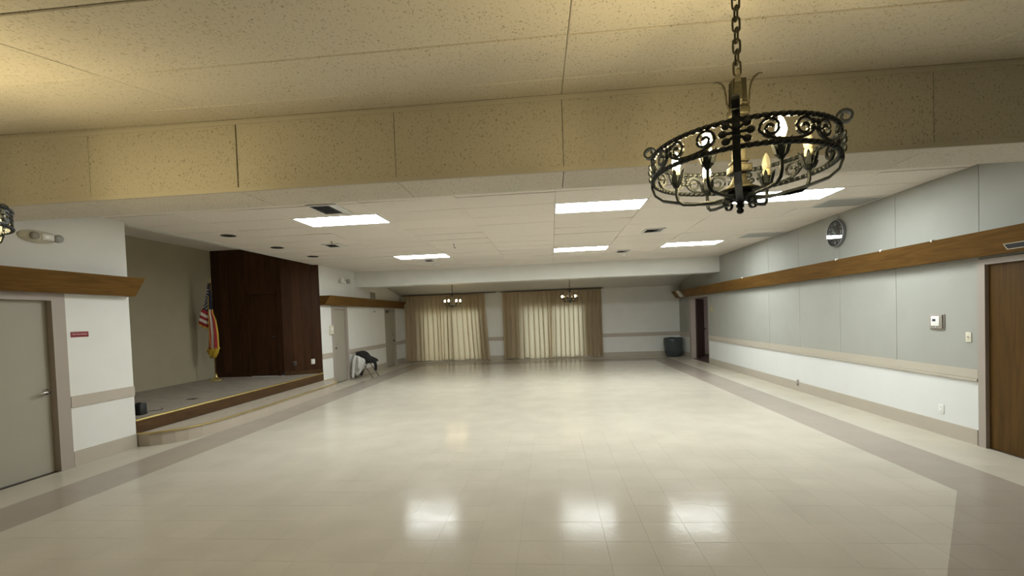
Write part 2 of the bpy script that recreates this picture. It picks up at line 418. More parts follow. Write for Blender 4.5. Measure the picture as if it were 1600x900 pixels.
# ================================================================== SHELL: roof, outer walls
rf = MB().box(XS - .15, XR + 2.9, YN - .15, YB + .15, 3.78, 3.9).build('roof', 'outer_shell'); tag(rf, 'unseen flat roof slab added above the ceilings to block sky light', 'roof', kind='structure')  # unseen slab added so sky light stays out of the ceiling gaps

# ---- wall_right: grey panels above, white wainscot below
DR0, DR1 = 4.47, 5.405                   # right near door opening
OP0, OP1 = 14.20, 15.92                  # far doorway
wr = struct('wall_right', 'right wall with grey vinyl panels above a white wainscot', 'wall')
wall_cells(MB(), 'X', XR + .008, XR + .13, YN, YB, 0, 3.78, [(DR0, DR1, -1, 2.03), (OP0, OP1, -1, 2.04)]).build('wall_core', 'outer_shell', wr)
seams = [5.468 + 1.222 * i for i in range(-6, 11)]
seams = [YN] + [s for s in seams if YN + .1 < s < YB - .1] + [YB]
for a, b in zip(seams, seams[1:]):
    hole = [(DR0, DR1, -1, 2.03), (OP0, OP1, -1, 2.04)]
    if b <= DR0 or a >= DR1: pass
    wall_cells(MB(), 'X', XR, XR + .008, a + .003, b - .003, .79, 3.4, hole).build('wall_panel', 'panel_grey', wr)
wall_cells(MB(), 'X', XR, XR + .008, YN, YB, 0, .79, [(DR0, DR1, -1, 2.03), (OP0, OP1, -1, 2.04)]).build('wainscot', 'wainscot_white', wr, label='plain white lower wall')

# ---- wall_left: near section, header over the stage opening, far section
DL0, DL1 = 3.94, 4.86
DA0, DA1 = 11.74, 12.50
DB0, DB1 = 15.60, 16.50
wl = struct('wall_left', 'white left wall in the foreground beside the stage', 'wall')
wall_cells(MB(), 'X', XL - .13, XL, YN, YP, 0, 3.78, [(DL0, DL1, -1, 2.03)]).build('wall_section', 'white_paint', wl)
wh = MB().box(XL - .13, XL, YP, YWE, ZC, 3.78).build('trim_9', 'white_paint'); tag(wh, 'white header above the stage opening', 'header', kind='structure')
wl = struct('wall_left', 'white left wall beyond the stage with two beige doors', 'wall')
wall_cells(MB(), 'X', XL - .13, XL, YWE, YB, 0, 3.78, [(DA0, DA1, -1, 2.03), (DB0, DB1, -1, 2.03)]).build('wall_section', 'white_paint', wl)
# ---- wall_back with two glazed openings, wall_front behind the camera
W1, W2 = (-5.02, -2.72, .04, 2.02), (-1.10, 1.23, .04, 2.02)
wb = struct('wall_back', 'white back wall behind the two curtained glass doors', 'wall')
wall_cells(MB(), 'Y', YB, YB + .14, XL - .13, XR + .13, 0, 3.78, [W1, W2]).build('wall_section', 'white_paint', wb)
wf = MB().box(XL - .13, XR + .13, YN - .14, YN, 0, 3.78).build('wall_front', 'wall_dim'); tag(wf, 'plain brownish wall behind the viewer', 'wall', kind='structure')

# ---- stage recess walls
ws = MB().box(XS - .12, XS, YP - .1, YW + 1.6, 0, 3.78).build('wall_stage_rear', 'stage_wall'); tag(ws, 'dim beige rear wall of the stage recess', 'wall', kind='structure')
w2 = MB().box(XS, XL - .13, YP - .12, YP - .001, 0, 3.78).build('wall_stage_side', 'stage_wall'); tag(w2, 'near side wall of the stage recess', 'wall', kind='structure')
# wood panelled wall: A faces the room, B is angled towards the room
ww = struct('wall_wood', 'dark wood panelled wall at the far side of the stage', 'wall')
CA, CB = (-6.60, YW), (XL - .005, YWE)
def plank(a, b, z0, z1, m_, off=0.0, name='wood_plank', t=.02):
    a = Vector((*a, 0)); b = Vector((*b, 0)); d = (b - a).normalized(); nrm = Vector((d.y, -d.x, 0))
    p = [a + nrm * off, b + nrm * off, b - nrm * t, a - nrm * t]
    mb = MB(); mb.prism([(q.x, q.y, z0) for q in p], (0, 0, z1 - z0)); return mb.build(name, m_, ww)
MB().prism([(XS, YW + .03, 0), (CA[0], YW + .03, 0), (CB[0], YWE + .05, 0), (CB[0] - .02, YWE + .35, 0), (XS, YWE + .35, 0)], (0, 0, 3.78 - ZS), z0=ZS).build('wall_core', 'plenum', ww)
wq = MB().box(XS, XL - .13, YWE + .6, YWE + .7, 0, 3.78).build('wall_light_block', 'outer_shell'); tag(wq, 'hidden wall added behind the stage panelling to stop light leaks', 'wall', kind='structure')  # added out of sight to keep outside light from leaking in
WD0, WD1, WDT = -7.45, -6.76, 2.40       # wooden stage door
def seg_planks(a, b, n, m_, z0, z1, off=0.0):
    for i in range(n):
        t0, t1 = i / n, (i + 1) / n; g = .002
        L = math.hypot(b[0] - a[0], b[1] - a[1]); t0 += g / L; t1 -= g / L
        plank((a[0] + (b[0] - a[0]) * t0, a[1] + (b[1] - a[1]) * t0), (a[0] + (b[0] - a[0]) * t1, a[1] + (b[1] - a[1]) * t1), z0, z1, m_, off + random.uniform(0, .002))
seg_planks((XS, YW), (WD0 - .08, YW), 4, 'stage_wood', ZS + .08, ZSC + .02)
seg_planks((WD0 - .08, YW), (WD1 + .06, YW), 3, 'stage_wood', WDT + .08, ZSC + .02)
seg_planks((WD1 + .06, YW), CA, 1, 'stage_wood', ZS + .08, ZSC + .02)
seg_planks(CA, CB, 4, 'stage_wood', ZS + .10, ZSC + .02)
plank((XS, YW), (WD0 - .08, YW), ZS, ZS + .09, 'stage_wood', .012, 'base_board')
plank(CA, CB, ZS, ZS + .10, 'riser_wood', .014, 'base_board')
# far-left stub between wood wall and door A keeps the opening closed
# ---- corridor behind the far right doorway
co = struct('wall_corridor', 'dim corridor beyond the far right doorway', 'corridor')
MB().box(XR + .13, 7.6, 17.3, 17.4, 0, 3.0).build('wall_section', 'corridor_wall', co)
MB().box(7.5, 7.6, 13.6, 17.3, 0, 3.0).build('wall_section', 'corridor_wall', co)
MB().box(XR + .13, 7.5, 13.5, 13.6, 0, 3.0).build('wall_section', 'corridor_wall', co)
MB().box(XR + .13, 7.6, 13.5, 17.4, 2.5, 2.6).build('corridor_ceiling', 'corridor_wall', co)
MB().box(XR + .005, 7.6, 13.5, 17.4, -.1, .002).build('corridor_floor', 'corridor_floor', co)
MB().box(XR + .13, 7.5, 17.285, 17.3, .002, .13).build('base_board', 'beige_base', co)
mat('corridor_fill_glow', (.9, .9, .9), .5, emit=(1, .90, .85), estr=70.0)  # glow of the fill lamp added in the corridor
cl = thing('corridor_fill_light', 'unseen round fill light added in the corridor beyond the far doorway', 'ceiling light', (6.3, 14.4, 2.5))  # added out of view so the open doorway does not go black
MB().lathe([(.13, -.001), (.13, -.02), (.12, -.03), (.0005, -.03)], (0, 0, 0), 20).build('base', 'white_metal', cl)
MB().lathe([(.115, -.031), (.11, -.06), (.08, -.085), (.0005, -.095)], (0, 0, 0), 20).build('globe', 'corridor_fill_glow', cl)

# ================================================================== CEILINGS
PX, PY, CX0, CY0 = 1.227, .5843, .098, 6.15
ceil = MB().box(XL - .13, XR + .13, YB1 - .3, YF + .3, ZC + .03, ZC + .06).build('ceiling', 'plenum')
tag(ceil, 'flat main ceiling of large off-white acoustic tiles', 'ceiling', kind='structure')
LIGHTCELLS = {(-3, 0): 'L1', (0, 0): 'L3', (2, 0): 'L6', (-3, 7): 'L2', (0, 7): 'L4', (2, 7): 'L5'}
xs = [XL - .12] + [CX0 + PX * k for k in range(-5, 5) if XL - .1 < CX0 + PX * k < XR - .05] + [XR]
ys = [YB1 - .02] + [CY0 + PY * k for k in range(-6, 14) if YB1 + .05 < CY0 + PY * k < YF - .02] + [YF]
def ceil_tile(parent, x0, x1, y0, y1, m_, zf, sl=0.0, g=.0022, jit=.0016, name='ceiling_tile', sag=0.0, gy=None, rx=None):
    """tile slab whose lower face sits on plane zf(y) with slope sl"""
    cx, cy = (x0 + x1) / 2, (y0 + y1) / 2; hx, hy = (x1 - x0) / 2 - g, (y1 - y0) / 2 - (g if gy is None else gy)
    mb = MB(); ch = .004
    lo = [(-hx + ch, -hy + ch, 0), (hx - ch, -hy + ch, 0), (hx - ch, hy - ch, 0), (-hx + ch, hy - ch, 0)]
    mid = [(-hx, -hy, ch), (hx, -hy, ch), (hx, hy, ch), (-hx, hy, ch)]; top = [(x, y, .018) for x, y, _ in mid]
    vs = lo + mid + top
    fs = [(3, 2, 1, 0), (8, 9, 10, 11)] + [(i, (i + 1) % 4, 4 + (i + 1) % 4, 4 + i) for i in range(4)] + [(4 + i, 4 + (i + 1) % 4, 8 + (i + 1) % 4, 8 + i) for i in range(4)]
    mb.add(vs, fs); o = mb.build(name, m_, parent, (cx, cy, zf + random.uniform(0, jit) - sag))
    o.rotation_euler = (math.atan(sl) + random.gauss(0, jit * .8 if rx is None else rx), random.gauss(0, jit * .5 if rx is None else rx * .5), 0); return o
for i, (x0, x1) in enumerate(zip(xs, xs[1:])):
    for y0, y1 in zip(ys, ys[1:]):
        k = (round((x0 - CX0) / PX), round((y0 - CY0) / PY))
        if k in LIGHTCELLS and abs(x1 - x0 - PX) < .01: continue
        ceil_tile(ceil, x0, x1, y0, y1, 'tile_main', ZC + random.uniform(0, .004), g=.0011, gy=.0035, rx=.0075)
# near sloped ceiling
cn = MB(); yy0, yy1 = YN - .1, YB0 + .05
cn.prism([(XL - .1, yy0, znear(yy0) + .035), (XL - .1, yy1, znear(yy1) + .035), (XL - .1, yy1, znear(yy1) + .07), (XL - .1, yy0, znear(yy0) + .07)], (XR - XL + .2, 0, 0))
cn = cn.build('ceiling', 'plenum'); tag(cn, 'sloping near ceiling of pitted acoustic tiles lit by the chandeliers', 'ceiling', kind='structure')
NX = [XL] + [.124 + 1.225 * k for k in range(-5, 5) if XL + .1 < .124 + 1.225 * k < XR - .1] + [XR]
NY = [YN] + [2.93 - .67 * k for k in range(6, -1, -1) if 2.93 - .67 * k > YN + .1] + [YB0]
NX2 = [XL] + [.124 + 2.45 * k for k in range(-3, 3) if XL + .1 < .124 + 2.45 * k < XR - .1] + [XR]
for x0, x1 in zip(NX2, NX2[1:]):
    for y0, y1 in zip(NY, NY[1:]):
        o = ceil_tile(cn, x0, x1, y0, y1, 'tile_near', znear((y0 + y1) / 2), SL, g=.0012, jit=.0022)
        if y1 == YB0 and abs(x1 + 2.326) < .05: o.location.z += .012; o.rotation_euler.y = .009
# near dropped beam
b1 = MB().box(XL, XR, YB0 + .02, YB1 - .005, ZB + .02, 3.40).build('trim_1', 'plenum'); tag(b1, 'dropped ceiling beam faced with pitted acoustic panels, crossing overhead', 'beam', kind='structure')
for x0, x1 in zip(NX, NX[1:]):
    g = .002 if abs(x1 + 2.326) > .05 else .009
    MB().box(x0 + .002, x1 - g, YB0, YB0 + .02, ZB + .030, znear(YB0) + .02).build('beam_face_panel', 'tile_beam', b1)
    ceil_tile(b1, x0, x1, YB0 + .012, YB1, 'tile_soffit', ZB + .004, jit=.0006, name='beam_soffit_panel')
MB().box(XL, XR, YB0 - .006, YB0 + .014, ZB, ZB + .032).build('beam_edge_strip', 'beam_trim', b1)
MB().box(XL, XR, YB0 - .008, YB0 + .006, znear(YB0) - .038, znear(YB0) - .004).build('beam_top_strip', 'beam_trim', b1)
# far beam and far sloping ceiling
b2 = MB().box(XL, XR, YF, YF + .45, ZF, 3.45).build('trim_2', 'white_paint'); tag(b2, 'far dropped beam with a plain white face above the curtains', 'beam', kind='structure')
cf = MB(); cf.prism([(XL - .1, YF + .3, zfar(YF + .3)), (XL - .1, YB + .1, zfar(YB + .1)), (XL - .1, YB + .1, zfar(YB + .1) + .05), (XL - .1, YF + .3, zfar(YF + .3) + .05)], (XR - XL + .2, 0, 0))
cf = cf.build('ceiling', 'tile_far'); tag(cf, 'far ceiling sloping down to the curtained back wall', 'ceiling', kind='structure')
cs = MB().box(XS, XL - .12, YP - .1, YWE + .3, ZSC, ZSC + .05).build('ceiling', 'tile_main'); tag(cs, 'raised ceiling inside the stage recess', 'ceiling', kind='structure')

# ================================================================== STAGE
st = thing('stage', 'raised stage platform with dark wood riser and brass nosing', 'stage')
MB().prism([(XS + .002, YP + .002, 0), (XL - .012, YP + .002, 0), (XL - .012, YWE - .004, 0), (CA[0] + .01, YW - .012, 0), (XS + .002, YW - .006, 0)], (0, 0, ZS)).build('platform', 'stage_floor', st)
MB().box(XL - .012, XL + .004, YP + .003, YWE - .002, .19, ZS - .018).build('riser', 'riser_wood', st)
MB().rbox(XL - .045, XL + .012, YP + .003, YWE, ZS - .018, ZS + .006, .006).build('nosing', 'brass', st)
# low curved step in front
path = [(-5.815, 5.86)]
def arc(cx, cy, r, a0, a1, n): return [(cx + r * math.cos(a0 + (a1 - a0) * i / n), cy + r * math.sin(a0 + (a1 - a0) * i / n)) for i in range(n + 1)]
path = [(XL + .02, 5.845), (-5.66, 5.875), (-5.53, 5.945), (-5.42, 6.05), (-5.33, 6.18), (-5.26, 6.36), (-5.215, 6.6), (-5.19, 6.9), (-5.17, 7.3), (-5.165, 7.9), (-5.17, 8.6), (-5.18, 9.3), (-5.19, 9.9), (-5.21, 10.3), (-5.27, 10.62), (-5.37, 10.87), (-5.5, 11.05), (-5.65, 11.15), (XL + .02, 11.18)]
sp = thing('stage_step', 'low curved beige step with brass edge in front of the stage', 'step')
MB().prism([(x, y, 0) for x, y in path], (0, 0, .186)).build('step_body', 'step_floor', sp)
MB().tube([(x + .004 if i else x, y, .188) for i, (x, y) in enumerate(path)], 1, flat=(.016, .032), up=(0, 0, 1)).build('nosing', 'brass', sp)
fp = thing('floor_plate', 'small dark outlet plate set in the stage floor', 'floor outlet', (-6.38, 7.52, ZS))
MB().rbox(-.07, .07, -.05, .05, 0, .008, .004).build('plate', 'dark_metal', fp); MB().lathe([(.018, .008), (.018, .011), (.012, .011)], (.03, 0, 0), 10).build('cap', 'black_plastic', fp)
spk = thing('speaker', 'small black speaker box on the near corner of the stage', 'speaker', (-6.13, 6.22, ZS))
MB().rbox(-.075, .075, -.06, .06, 0, .17, .012).build('cabinet', 'black_plastic', spk); MB().rbox(-.06, .06, -.066, -.058, .012, .158, .004).build('grille', 'black_cloth', spk)
MB().box(-.03, .03, -.01, .01, .17, .182).build('carry_handle', 'black_plastic', spk)
cb = MB().tube([(-6.07, 6.29, ZS + .006), (-6.16, 6.38, ZS + .004), (-6.20, 6.50, ZS + .004), (-6.08, 6.55, ZS + .004), (-6.16, 6.66, ZS + .004), (-6.24, 6.72, ZS + .004)], .004, 6).build('power_cord', 'black_plastic')
tag(cb, 'thin dark cord lying on the stage beside the speaker', 'cord')

# stage door in the wood wall
sd = struct('door_6', 'dark wood door set in the stage panelling', 'door')
MB().box(WD0, WD1, YW + .004, YW + .03, ZS + .004, WDT).build('door_leaf', 'stage_wood', sd)
MB().box(WD0 - .08, WD0 - .004, YW - .022, YW + .03, ZS, WDT + .08).build('jamb', 'stage_wood', sd)
MB().box(WD1 + .004, WD1 + .06, YW - .022, YW + .03, ZS, WDT + .08).build('jamb', 'stage_wood', sd)
MB().box(WD0 - .004, WD1 + .004, YW - .022, YW + .03, WDT + .004, WDT + .08).build('head', 'stage_wood', sd)
MB().lathe([(.012, .0), (.012, -.04), (.026, -.045), (.028, -.06), (.018, -.072)], (WD1 - .06, YW + .004, ZS + .98), 12, axis='Y').build('knob', 'dark_metal', sd)

# ================================================================== TRIM: baseboards, chair rails, valances
def runs(y0, y1, gaps):
    out = []; c = y0
    for a, b in sorted(gaps):
        if a > c: out.append((c, a))
        c = max(c, b)
    if c < y1: out.append((c, y1))
    return out
bl = struct('baseboard_left', 'beige baseboards along the left wall', 'baseboard')
for a, b in runs(YN, YP, [(DL0 - .14, DL1 + .14)]) + runs(YWE + .12, YB, [(DA0 - .1, DA1 + .14), (DB0 - .1, DB1 + .14)]): MB().box(XL, XL + .012, a, b, 0, .185).build('baseboard_length', 'beige_base', bl)
br = struct('baseboard_right', 'beige baseboards along the right wall', 'baseboard')
for a, b in runs(YN, YB, [(DR0 - .1, DR1 + .09), (OP0 - .01, OP1 + .2)]): MB().box(XR - .012, XR, a, b, 0, .175).build('baseboard_length', 'beige_base', br)
bb = struct('baseboard_back', 'beige baseboards along the back wall', 'baseboard')
for a, b in runs(XL, XR, [(W1[0] - .05, W1[1] + .05), (W2[0] - .05, W2[1] + .05)]): MB().box(a, b, YB - .012, YB, 0, .165).build('baseboard_length', 'beige_base', bb)
t3 = struct('trim_3', 'flat beige chair rail on the left wall', 'chair rail')
for a, b in runs(YN, YP, [(DL0 - .14, DL1 + .14)]) + runs(YWE + .004, YB, [(DA0 - .1, DA1 + .14), (DB0 - .1, DB1 + .14)]): MB().box(XL, XL + .016, a, b, .722, .855).build('rail_length', 'beige_trim', t3)
t4 = struct('trim_4', 'moulded cream chair rail on the right wall', 'chair rail')
for a, b in runs(YN, YB, [(DR0 - .1, DR1 + .075), (OP0 - .01, OP1 + .16)]):
    MB().box(XR - .016, XR, a, b, .755, .853).build('rail_length', 'rail_cream', t4); MB().box(XR - .026, XR, a, b, .722, .753).build('rail_lip', 'rail_cream', t4)
t5 = struct('trim_5', 'flat beige chair rail on the back wall', 'chair rail')
for a, b in runs(XL, XR, [(W1[0] - .05, W1[1] + .05), (W2[0] - .05, W2[1] + .05)]): MB().box(a, b, YB - .016, YB, .735, .875).build('rail_length', 'beige_trim', t5)
def valance(name, label, sx, xw, y0, y1, d0=0, d1=0):
    """slanted wooden light-cove board: top leans out into the room"""
    z0, z1, tp, bt = 2.095, 2.335, .29, .125
    o = struct(name, label, 'valance')
    mb = MB(); prof = [(bt, z0), (tp, z1), (tp - .02, z1), (bt - .02, z0 + .002)]
    vs = [(xw + sx * p, y0, z) for p, z in prof] + [(xw + sx * p, y1, z) for p, z in prof]
    mb.add(vs, [(0, 1, 2, 3), (7, 6, 5, 4)] + [(i, (i + 1) % 4, 4 + (i + 1) % 4, 4 + i) for i in range(4)]); mb.build('face_board', 'valance_wood', o)
    mb = MB(); e = .018
    for ya, yb in ((y0, y0 + e), (y1 - e, y1)): mb.prism([(xw, ya, z0), (xw + sx * (bt - .02), ya, z0), (xw + sx * (tp - .02), ya, z1), (xw, ya, z1)], (0, yb - ya, 0))
    mb.build('end_cap', 'valance_wood', o)
    MB().box(min(xw, xw + sx * (bt - .02)), max(xw, xw + sx * (bt - .02)), y0 + e, y1 - e, z0 + .006, z0 + .02).build('bottom_board', 'riser_wood', o)
    return o
valance('trim_6', 'brown wooden valance board above the near left door', 1, XL, YN, 5.82)
valance('trim_7', 'brown wooden valance board above the far left doors', 1, XL, YWE - .02, YB - .02)
valance('trim_8', 'long brown wooden valance board along the right wall', -1, XR, YN, YB - .05)
for k, (y, kind) in enumerate([(5.721, 'above the thermostat'), (6.546, 'nearest below the clock on the right'), (7.51, 'just below the clock'), (11.005, 'far along the right wall')]):
    c = thing('valance_clip', 'tiny white clip on the right valance edge, ' + kind, 'clip', (XR - .28, y, 2.335), 'clips on the valance')
    MB().rbox(-.012, .012, -.014, .014, .0005, .014, .004).build('clip_body', 'plastic_white', c); MB().rbox(-.018, -.012, -.01, .01, -.012, .012, .002).build('clip_tongue', 'plastic_white', c)
gr = thing('valance_grille', 'dark slotted grille with cream frame on the right valance', 'grille')
def vpoint(z, off): # point on right valance face
    t = (z - 2.095) / .24; return XR - (.125 + .165 * t) - off
def vquad(y0, y1, z0, z1, o0, o1):
    return MB().prism([(vpoint(z0, o0), y0, z0), (vpoint(z1, o0), y0, z1), (vpoint(z1, o1), y0, z1), (vpoint(z0, o1), y0, z0)], (0, y1 - y0, 0))
f = vquad(4.40, 4.99, 2.125, 2.131, .001, .010)
for a in [(4.40, 4.99, 2.176, 2.182), (4.40, 4.408, 2.131, 2.176), (4.982, 4.99, 2.131, 2.176)]:
    q = vquad(*a, .001, .010); f.add(q.v, q.f)
f.build('frame', 'plastic_ivory', gr); vquad(4.408, 4.982, 2.131, 2.176, .001, .004).build('mesh_panel', 'vent_dark', gr)
ex = thing('valance_sign', 'pale tilted card box fixed to the far end of the right valance', 'box', (0, 0, 0))
vquad(16.15, 16.55, 2.10, 2.33, .001, .05).build('box_body', 'grey_metal', ex); vquad(16.17, 16.53, 2.115, 2.315, .051, .056).build('box_front', 'exit_card', ex)

# ================================================================== DOORS
def door(name, label, side, y0, y1, top, leafm, framem, cas=.12, recess=.06, latch_far=True):
    """flush door in a left (side=-1) or right (side=1) wall"""
    xw = XL if side < 0 else XR; s = side; o = struct(name, label, 'door')
    def bx(a, b, *r): return MB().box(min(xw + s * a, xw + s * b), max(xw + s * a, xw + s * b), *r)
    bx(recess, recess + .045, y0 + .02, y1 - .02, .008, top - .02).build('door_leaf', leafm, o)
    for (a, b) in ((y0 - cas, y0 + .018), (y1 - .018, y1 + cas)):
        mb = bx(-.018, 0, a, b, 0, top + cas * .62); q = bx(0, .125, y0, y0 + .018, 0, top) if a < y0 - .01 else bx(0, .125, y1 - .018, y1, 0, top)
        mb.add(q.v, q.f); mb.build('jamb', framem, o)
    mb = bx(-.018, 0, y0 + .018, y1 - .018, top - .018, top + cas * .62); q = bx(0, .125, y0 + .018, y1 - .018, top - .018, top); mb.add(q.v, q.f); mb.build('head', framem, o)
    bx(.02, .125, y0 + .018, y1 - .018, 0, .006).build('threshold', 'dark_metal', o)
    return o
d1 = door('door_1', 'flush beige door with chrome lever on the near left wall', -1, DL0, DL1, 2.03, 'door_beige', 'frame_mauve', .13)
hx = XL - .06
h = MB().lathe([(.034, 0), (.034, .012), (.018, .016), (.016, .055)], (hx, 4.785, .95), 16, axis='X').build('lever_rose', 'chrome', d1)
MB().tube([(hx + .055, 4.785, .95), (hx + .062, 4.74, .952), (hx + .06, 4.66, .945)], [.014, .012, .009], 8).build('lever_handle', 'chrome', d1)
d2 = door('door_2', 'dark brown wooden door at the near end of the right wall', 1, DR0, DR1, 2.03, 'door_wood', 'frame_mauve', .068, .022)
MB().lathe([(.03, 0), (.03, -.01), (.014, -.014), (.014, -.04), (.028, -.05), (.03, -.065), (.018, -.075)], (XR + .022, DR0 + .10, .96), 14, axis='X').build('knob', 'dark_metal', d2)
d3 = door('door_3', 'flush beige door on the left wall just beyond the stage', -1, DA0, DA1, 2.03, 'door_beige', 'frame_mauve', .09, .04)
MB().lathe([(.028, 0), (.028, .01), (.012, .014), (.012, .035), (.026, .045), (.027, .06), (.016, .07)], (XL - .04, DA0 + .09, .95), 12, axis='X').build('knob', 'dark_metal', d3)
d4 = door('door_4', 'flush beige door with dark closer at the far end of the left wall', -1, DB0, DB1, 2.03, 'door_beige', 'door_beige', .07, .03)
MB().lathe([(.03, 0), (.03, .01), (.014, .014), (.014, .035), (.03, .045), (.03, .06), (.016, .07)], (XL - .03, DB1 - .12, .91), 12, axis='X').build('knob', 'dark_metal', d4)
MB().lathe([(.022, 0), (.022, .015), (.014, .018)], (XL - .03, DB1 - .12, 1.12), 12, axis='X').build('deadbolt', 'dark_metal', d4)
mb = MB().rbox(XL - .028, XL + .03, DB0 + .03, DB0 + .30, 1.93, 1.995, .006); mb.tube([(XL + .0, DB0 + .1, 2.0), (XL + .09, DB0 + .30, 2.012), (XL + .0, DB0 + .46, 2.02)], .008, 6); mb.build('door_closer', 'dark_metal', d4)
# open brown door in the far right doorway
d5 = struct('door_5', 'dark brown door standing open in the far right doorway', 'door')
mb = MB().box(XR - .018, XR, OP1 - .03, OP1 + .16, 0, 2.12); mb.box(XR, XR + .135, OP1 - .03, OP1, 0, 2.03); mb.build('jamb', 'frame_mauve', d5)
MB().box(XR - .02, XR + .13, OP0, OP1, 2.03, 2.11).build('head', 'frame_mauve', d5)
MB().box(XR - .004, XR + .13, OP0 - .006, OP0 + .03, 0, 2.04).build('jamb', 'frame_mauve', d5)
ha = Vector((XR + .145, OP1 - .03, 0)); dirv = Vector((.52, .854, 0)); nv = Vector((.854, -.52, 0))
p = [ha, ha + dirv * .92, ha + dirv * .92 + nv * .045, ha + nv * .045]
MB().prism([(q.x, q.y, .01) for q in p], (0, 0, 2.0)).build('door_leaf', 'corridor_wood', d5)
kq = ha + dirv * .86
MB().tube([tuple(kq - nv * .055 + Vector((0, 0, .96))), tuple(kq + nv * .10 + Vector((0, 0, .96)))], [.026, .026], 10).build('knob', 'dark_metal', d5)
kq = ha + dirv * .04
MB().box(kq.x - .03, kq.x + .01, kq.y - .03, kq.y, 1.02, 1.10).build('hinge', 'chrome', d5)

# ================================================================== WINDOWS (sliding glass doors) and daylight outside
for k, Wd in enumerate((W1, W2)):
    o = struct('window_%d' % (k + 1), ['sliding glass door behind the left curtains', 'sliding glass door behind the right curtains'][k], 'window')
    x0, x1, z0, z1 = Wd; xm = (x0 + x1) / 2; fr = MB()
    for a in [(x0, x0 + .05, z0, z1), (x1 - .05, x1, z0, z1), (x0 + .05, x1 - .05, z0, z0 + .06), (x0 + .05, x1 - .05, z1 - .05, z1), (xm - .03, xm + .03, z0 + .06, z1 - .05)]: fr.box(a[0], a[1], YB + .03, YB + .10, a[2], a[3])
    fr.build('window_frame', 'grey_metal', o)
    for a, b in ((x0 + .05, xm - .03), (xm + .03, x1 - .05)): MB().box(a, b, YB + .06, YB + .068, z0 + .06, z1 - .05).build('pane', 'pane_glass', o)
    MB().box(x0 - .06, x1 + .06, YB - .012, YB, 0, z0).build('window_sill', 'beige_base', o)
g = MB().box(-14, 14, YB + .15, YB + 16, -.2, -.02).build('ground', 'patio'); tag(g, 'pale patio ground outside the glass doors', 'patio', kind='structure')
g = MB().box(-9, -2.2, YB + 3.0, YB + 3.2, -.02, 2.4).build('wall_tint', 'tint_yellow'); tag(g, 'unseen yellow wall added outside the left glass door to tint its light', 'wall', kind='structure')  # unseen wall added to bounce yellow light onto the left curtains

# ================================================================== CURTAINS
def curtain(name, label, xa, xb, seed, lean_a=0.0, lean_b=0.0, yb=17.10, z1=2.535, group='curtains on the back wall', pull=None):
    rnd = random.Random(seed); n = int((xb - xa) / .008); m = 22
    ph = [0.0]; w = []
    for i in range(n): 
        w.append(1.0)
    # irregular pleats
    f = [rnd.uniform(.75, 1.3) for _ in range(60)]
    phase = []; p = 0
    for i in range(n + 1):
        u = (xb - xa) * i / n; k = f[int(u / .16) % 60]; p += 2 * PI * (xb - xa) / n / .17 * k; phase.append(p)
    amp = [rnd.choice((.45, .8, 1.0, 1.3)) for _ in range(200)]; sway = [rnd.uniform(-1, 1) for _ in range(80)]; hem = [rnd.uniform(-.02, .02) for _ in range(80)]
    vs = []
    for j in range(m + 1):
        t = j / m; 
        for i in range(n + 1):
            s = i / n; u = (xb - xa) * s
            x = xa + u + (lean_a * (1 - s) + lean_b * s) * t ** 1.5
            k = int(u / .35); fr_ = u / .35 - k; sw = sway[k] * (1 - fr_) + sway[k + 1] * fr_
            x += .07 * sw * t * t * math.sin(PI * min(1, s * 6)) * math.sin(PI * min(1, (1 - s) * 6))
            if pull: x += pull[0] * math.exp(-((s - pull[1]) / .16) ** 2) * t * (1 - .3 * t)
            ai = amp[int(phase[i] / (2 * PI)) % 200]
            x += -.042 * min(1, t * 4) * math.cos(phase[i]) * min(1, s * 12) * min(1, (1 - s) * 12)
            A = (.020 + .055 * min(1, t * 2.2)) * ai
            sn = math.sin(phase[i]); sn = math.copysign(abs(sn) ** .6, sn)
            y = yb + A * sn * (1 if t > .03 else .7) + .022 * math.sin(phase[i] * .31 + 3 * t) * t
            hz = hem[int(u / .2) % 80]
            z = z1 - t * (z1 - .045 - hz)
            vs.append((x, y, z))
    fs = [(j * (n + 1) + i, j * (n + 1) + i + 1, (j + 1) * (n + 1) + i + 1, (j + 1) * (n + 1) + i) for j in range(m) for i in range(n)]
    mb = MB(); mb.add(vs, fs, 0, True)
    o = thing(name, label, 'curtain', (0, 0, 0), group)
    mb.build('curtain_cloth', 'curtain_cloth', o)
    hb = MB(); hb.tube([(xa, yb, z1 - .01), (xb, yb, z1 - .01)], 1, flat=(.05, .02), up=(0, 0, 1)); hb.build('header_tape', 'curtain_cloth', o)
    for i in range(int((xb - xa) / .3) + 1):
        MB().tube([(xa + .05 + i * .3, yb - .005, z1 - .005), (xa + .05 + i * .3, yb - .005, z1 + .024)], .004, 6).build('hook', 'white_metal', o)
    return o
curtain('curtain', 'beige pleated curtain at the left corner of the back wall', -5.62, -4.19, 11, -.02, -.02, pull=(.10, .85))
curtain('curtain', 'beige pleated curtain panel glowing beside the left corner curtain', -4.23, -2.50, 12, .0, .14, pull=(-.04, .15), yb=17.21)
curtain('curtain', 'beige curtain with bright light gap near its foot, left of centre', -1.82, -.02, 13, .0, .0, pull=(.06, .8))
curtain('curtain', 'beige curtain panel right of centre on the back wall', -.07, 1.88, 24, -.01, .03, pull=(-.06, .06), yb=17.21)
for k, (a, b) in enumerate(((-5.70, -2.05), (-1.88, 1.95))):
    o = thing('curtain_track', ['dark curtain track over the left pair of curtains', 'dark curtain track over the right pair of curtains'][k], 'curtain track')
    MB().box(a, b, 17.085, 17.225, 2.560, 2.574).build('rail', 'dark_metal', o)
    for i in range(4):
        x = a + .1 + (b - a - .2) * i / 3; MB().box(x - .012, x + .012, 17.225, YB, 2.558, 2.574).build('bracket', 'dark_metal', o)

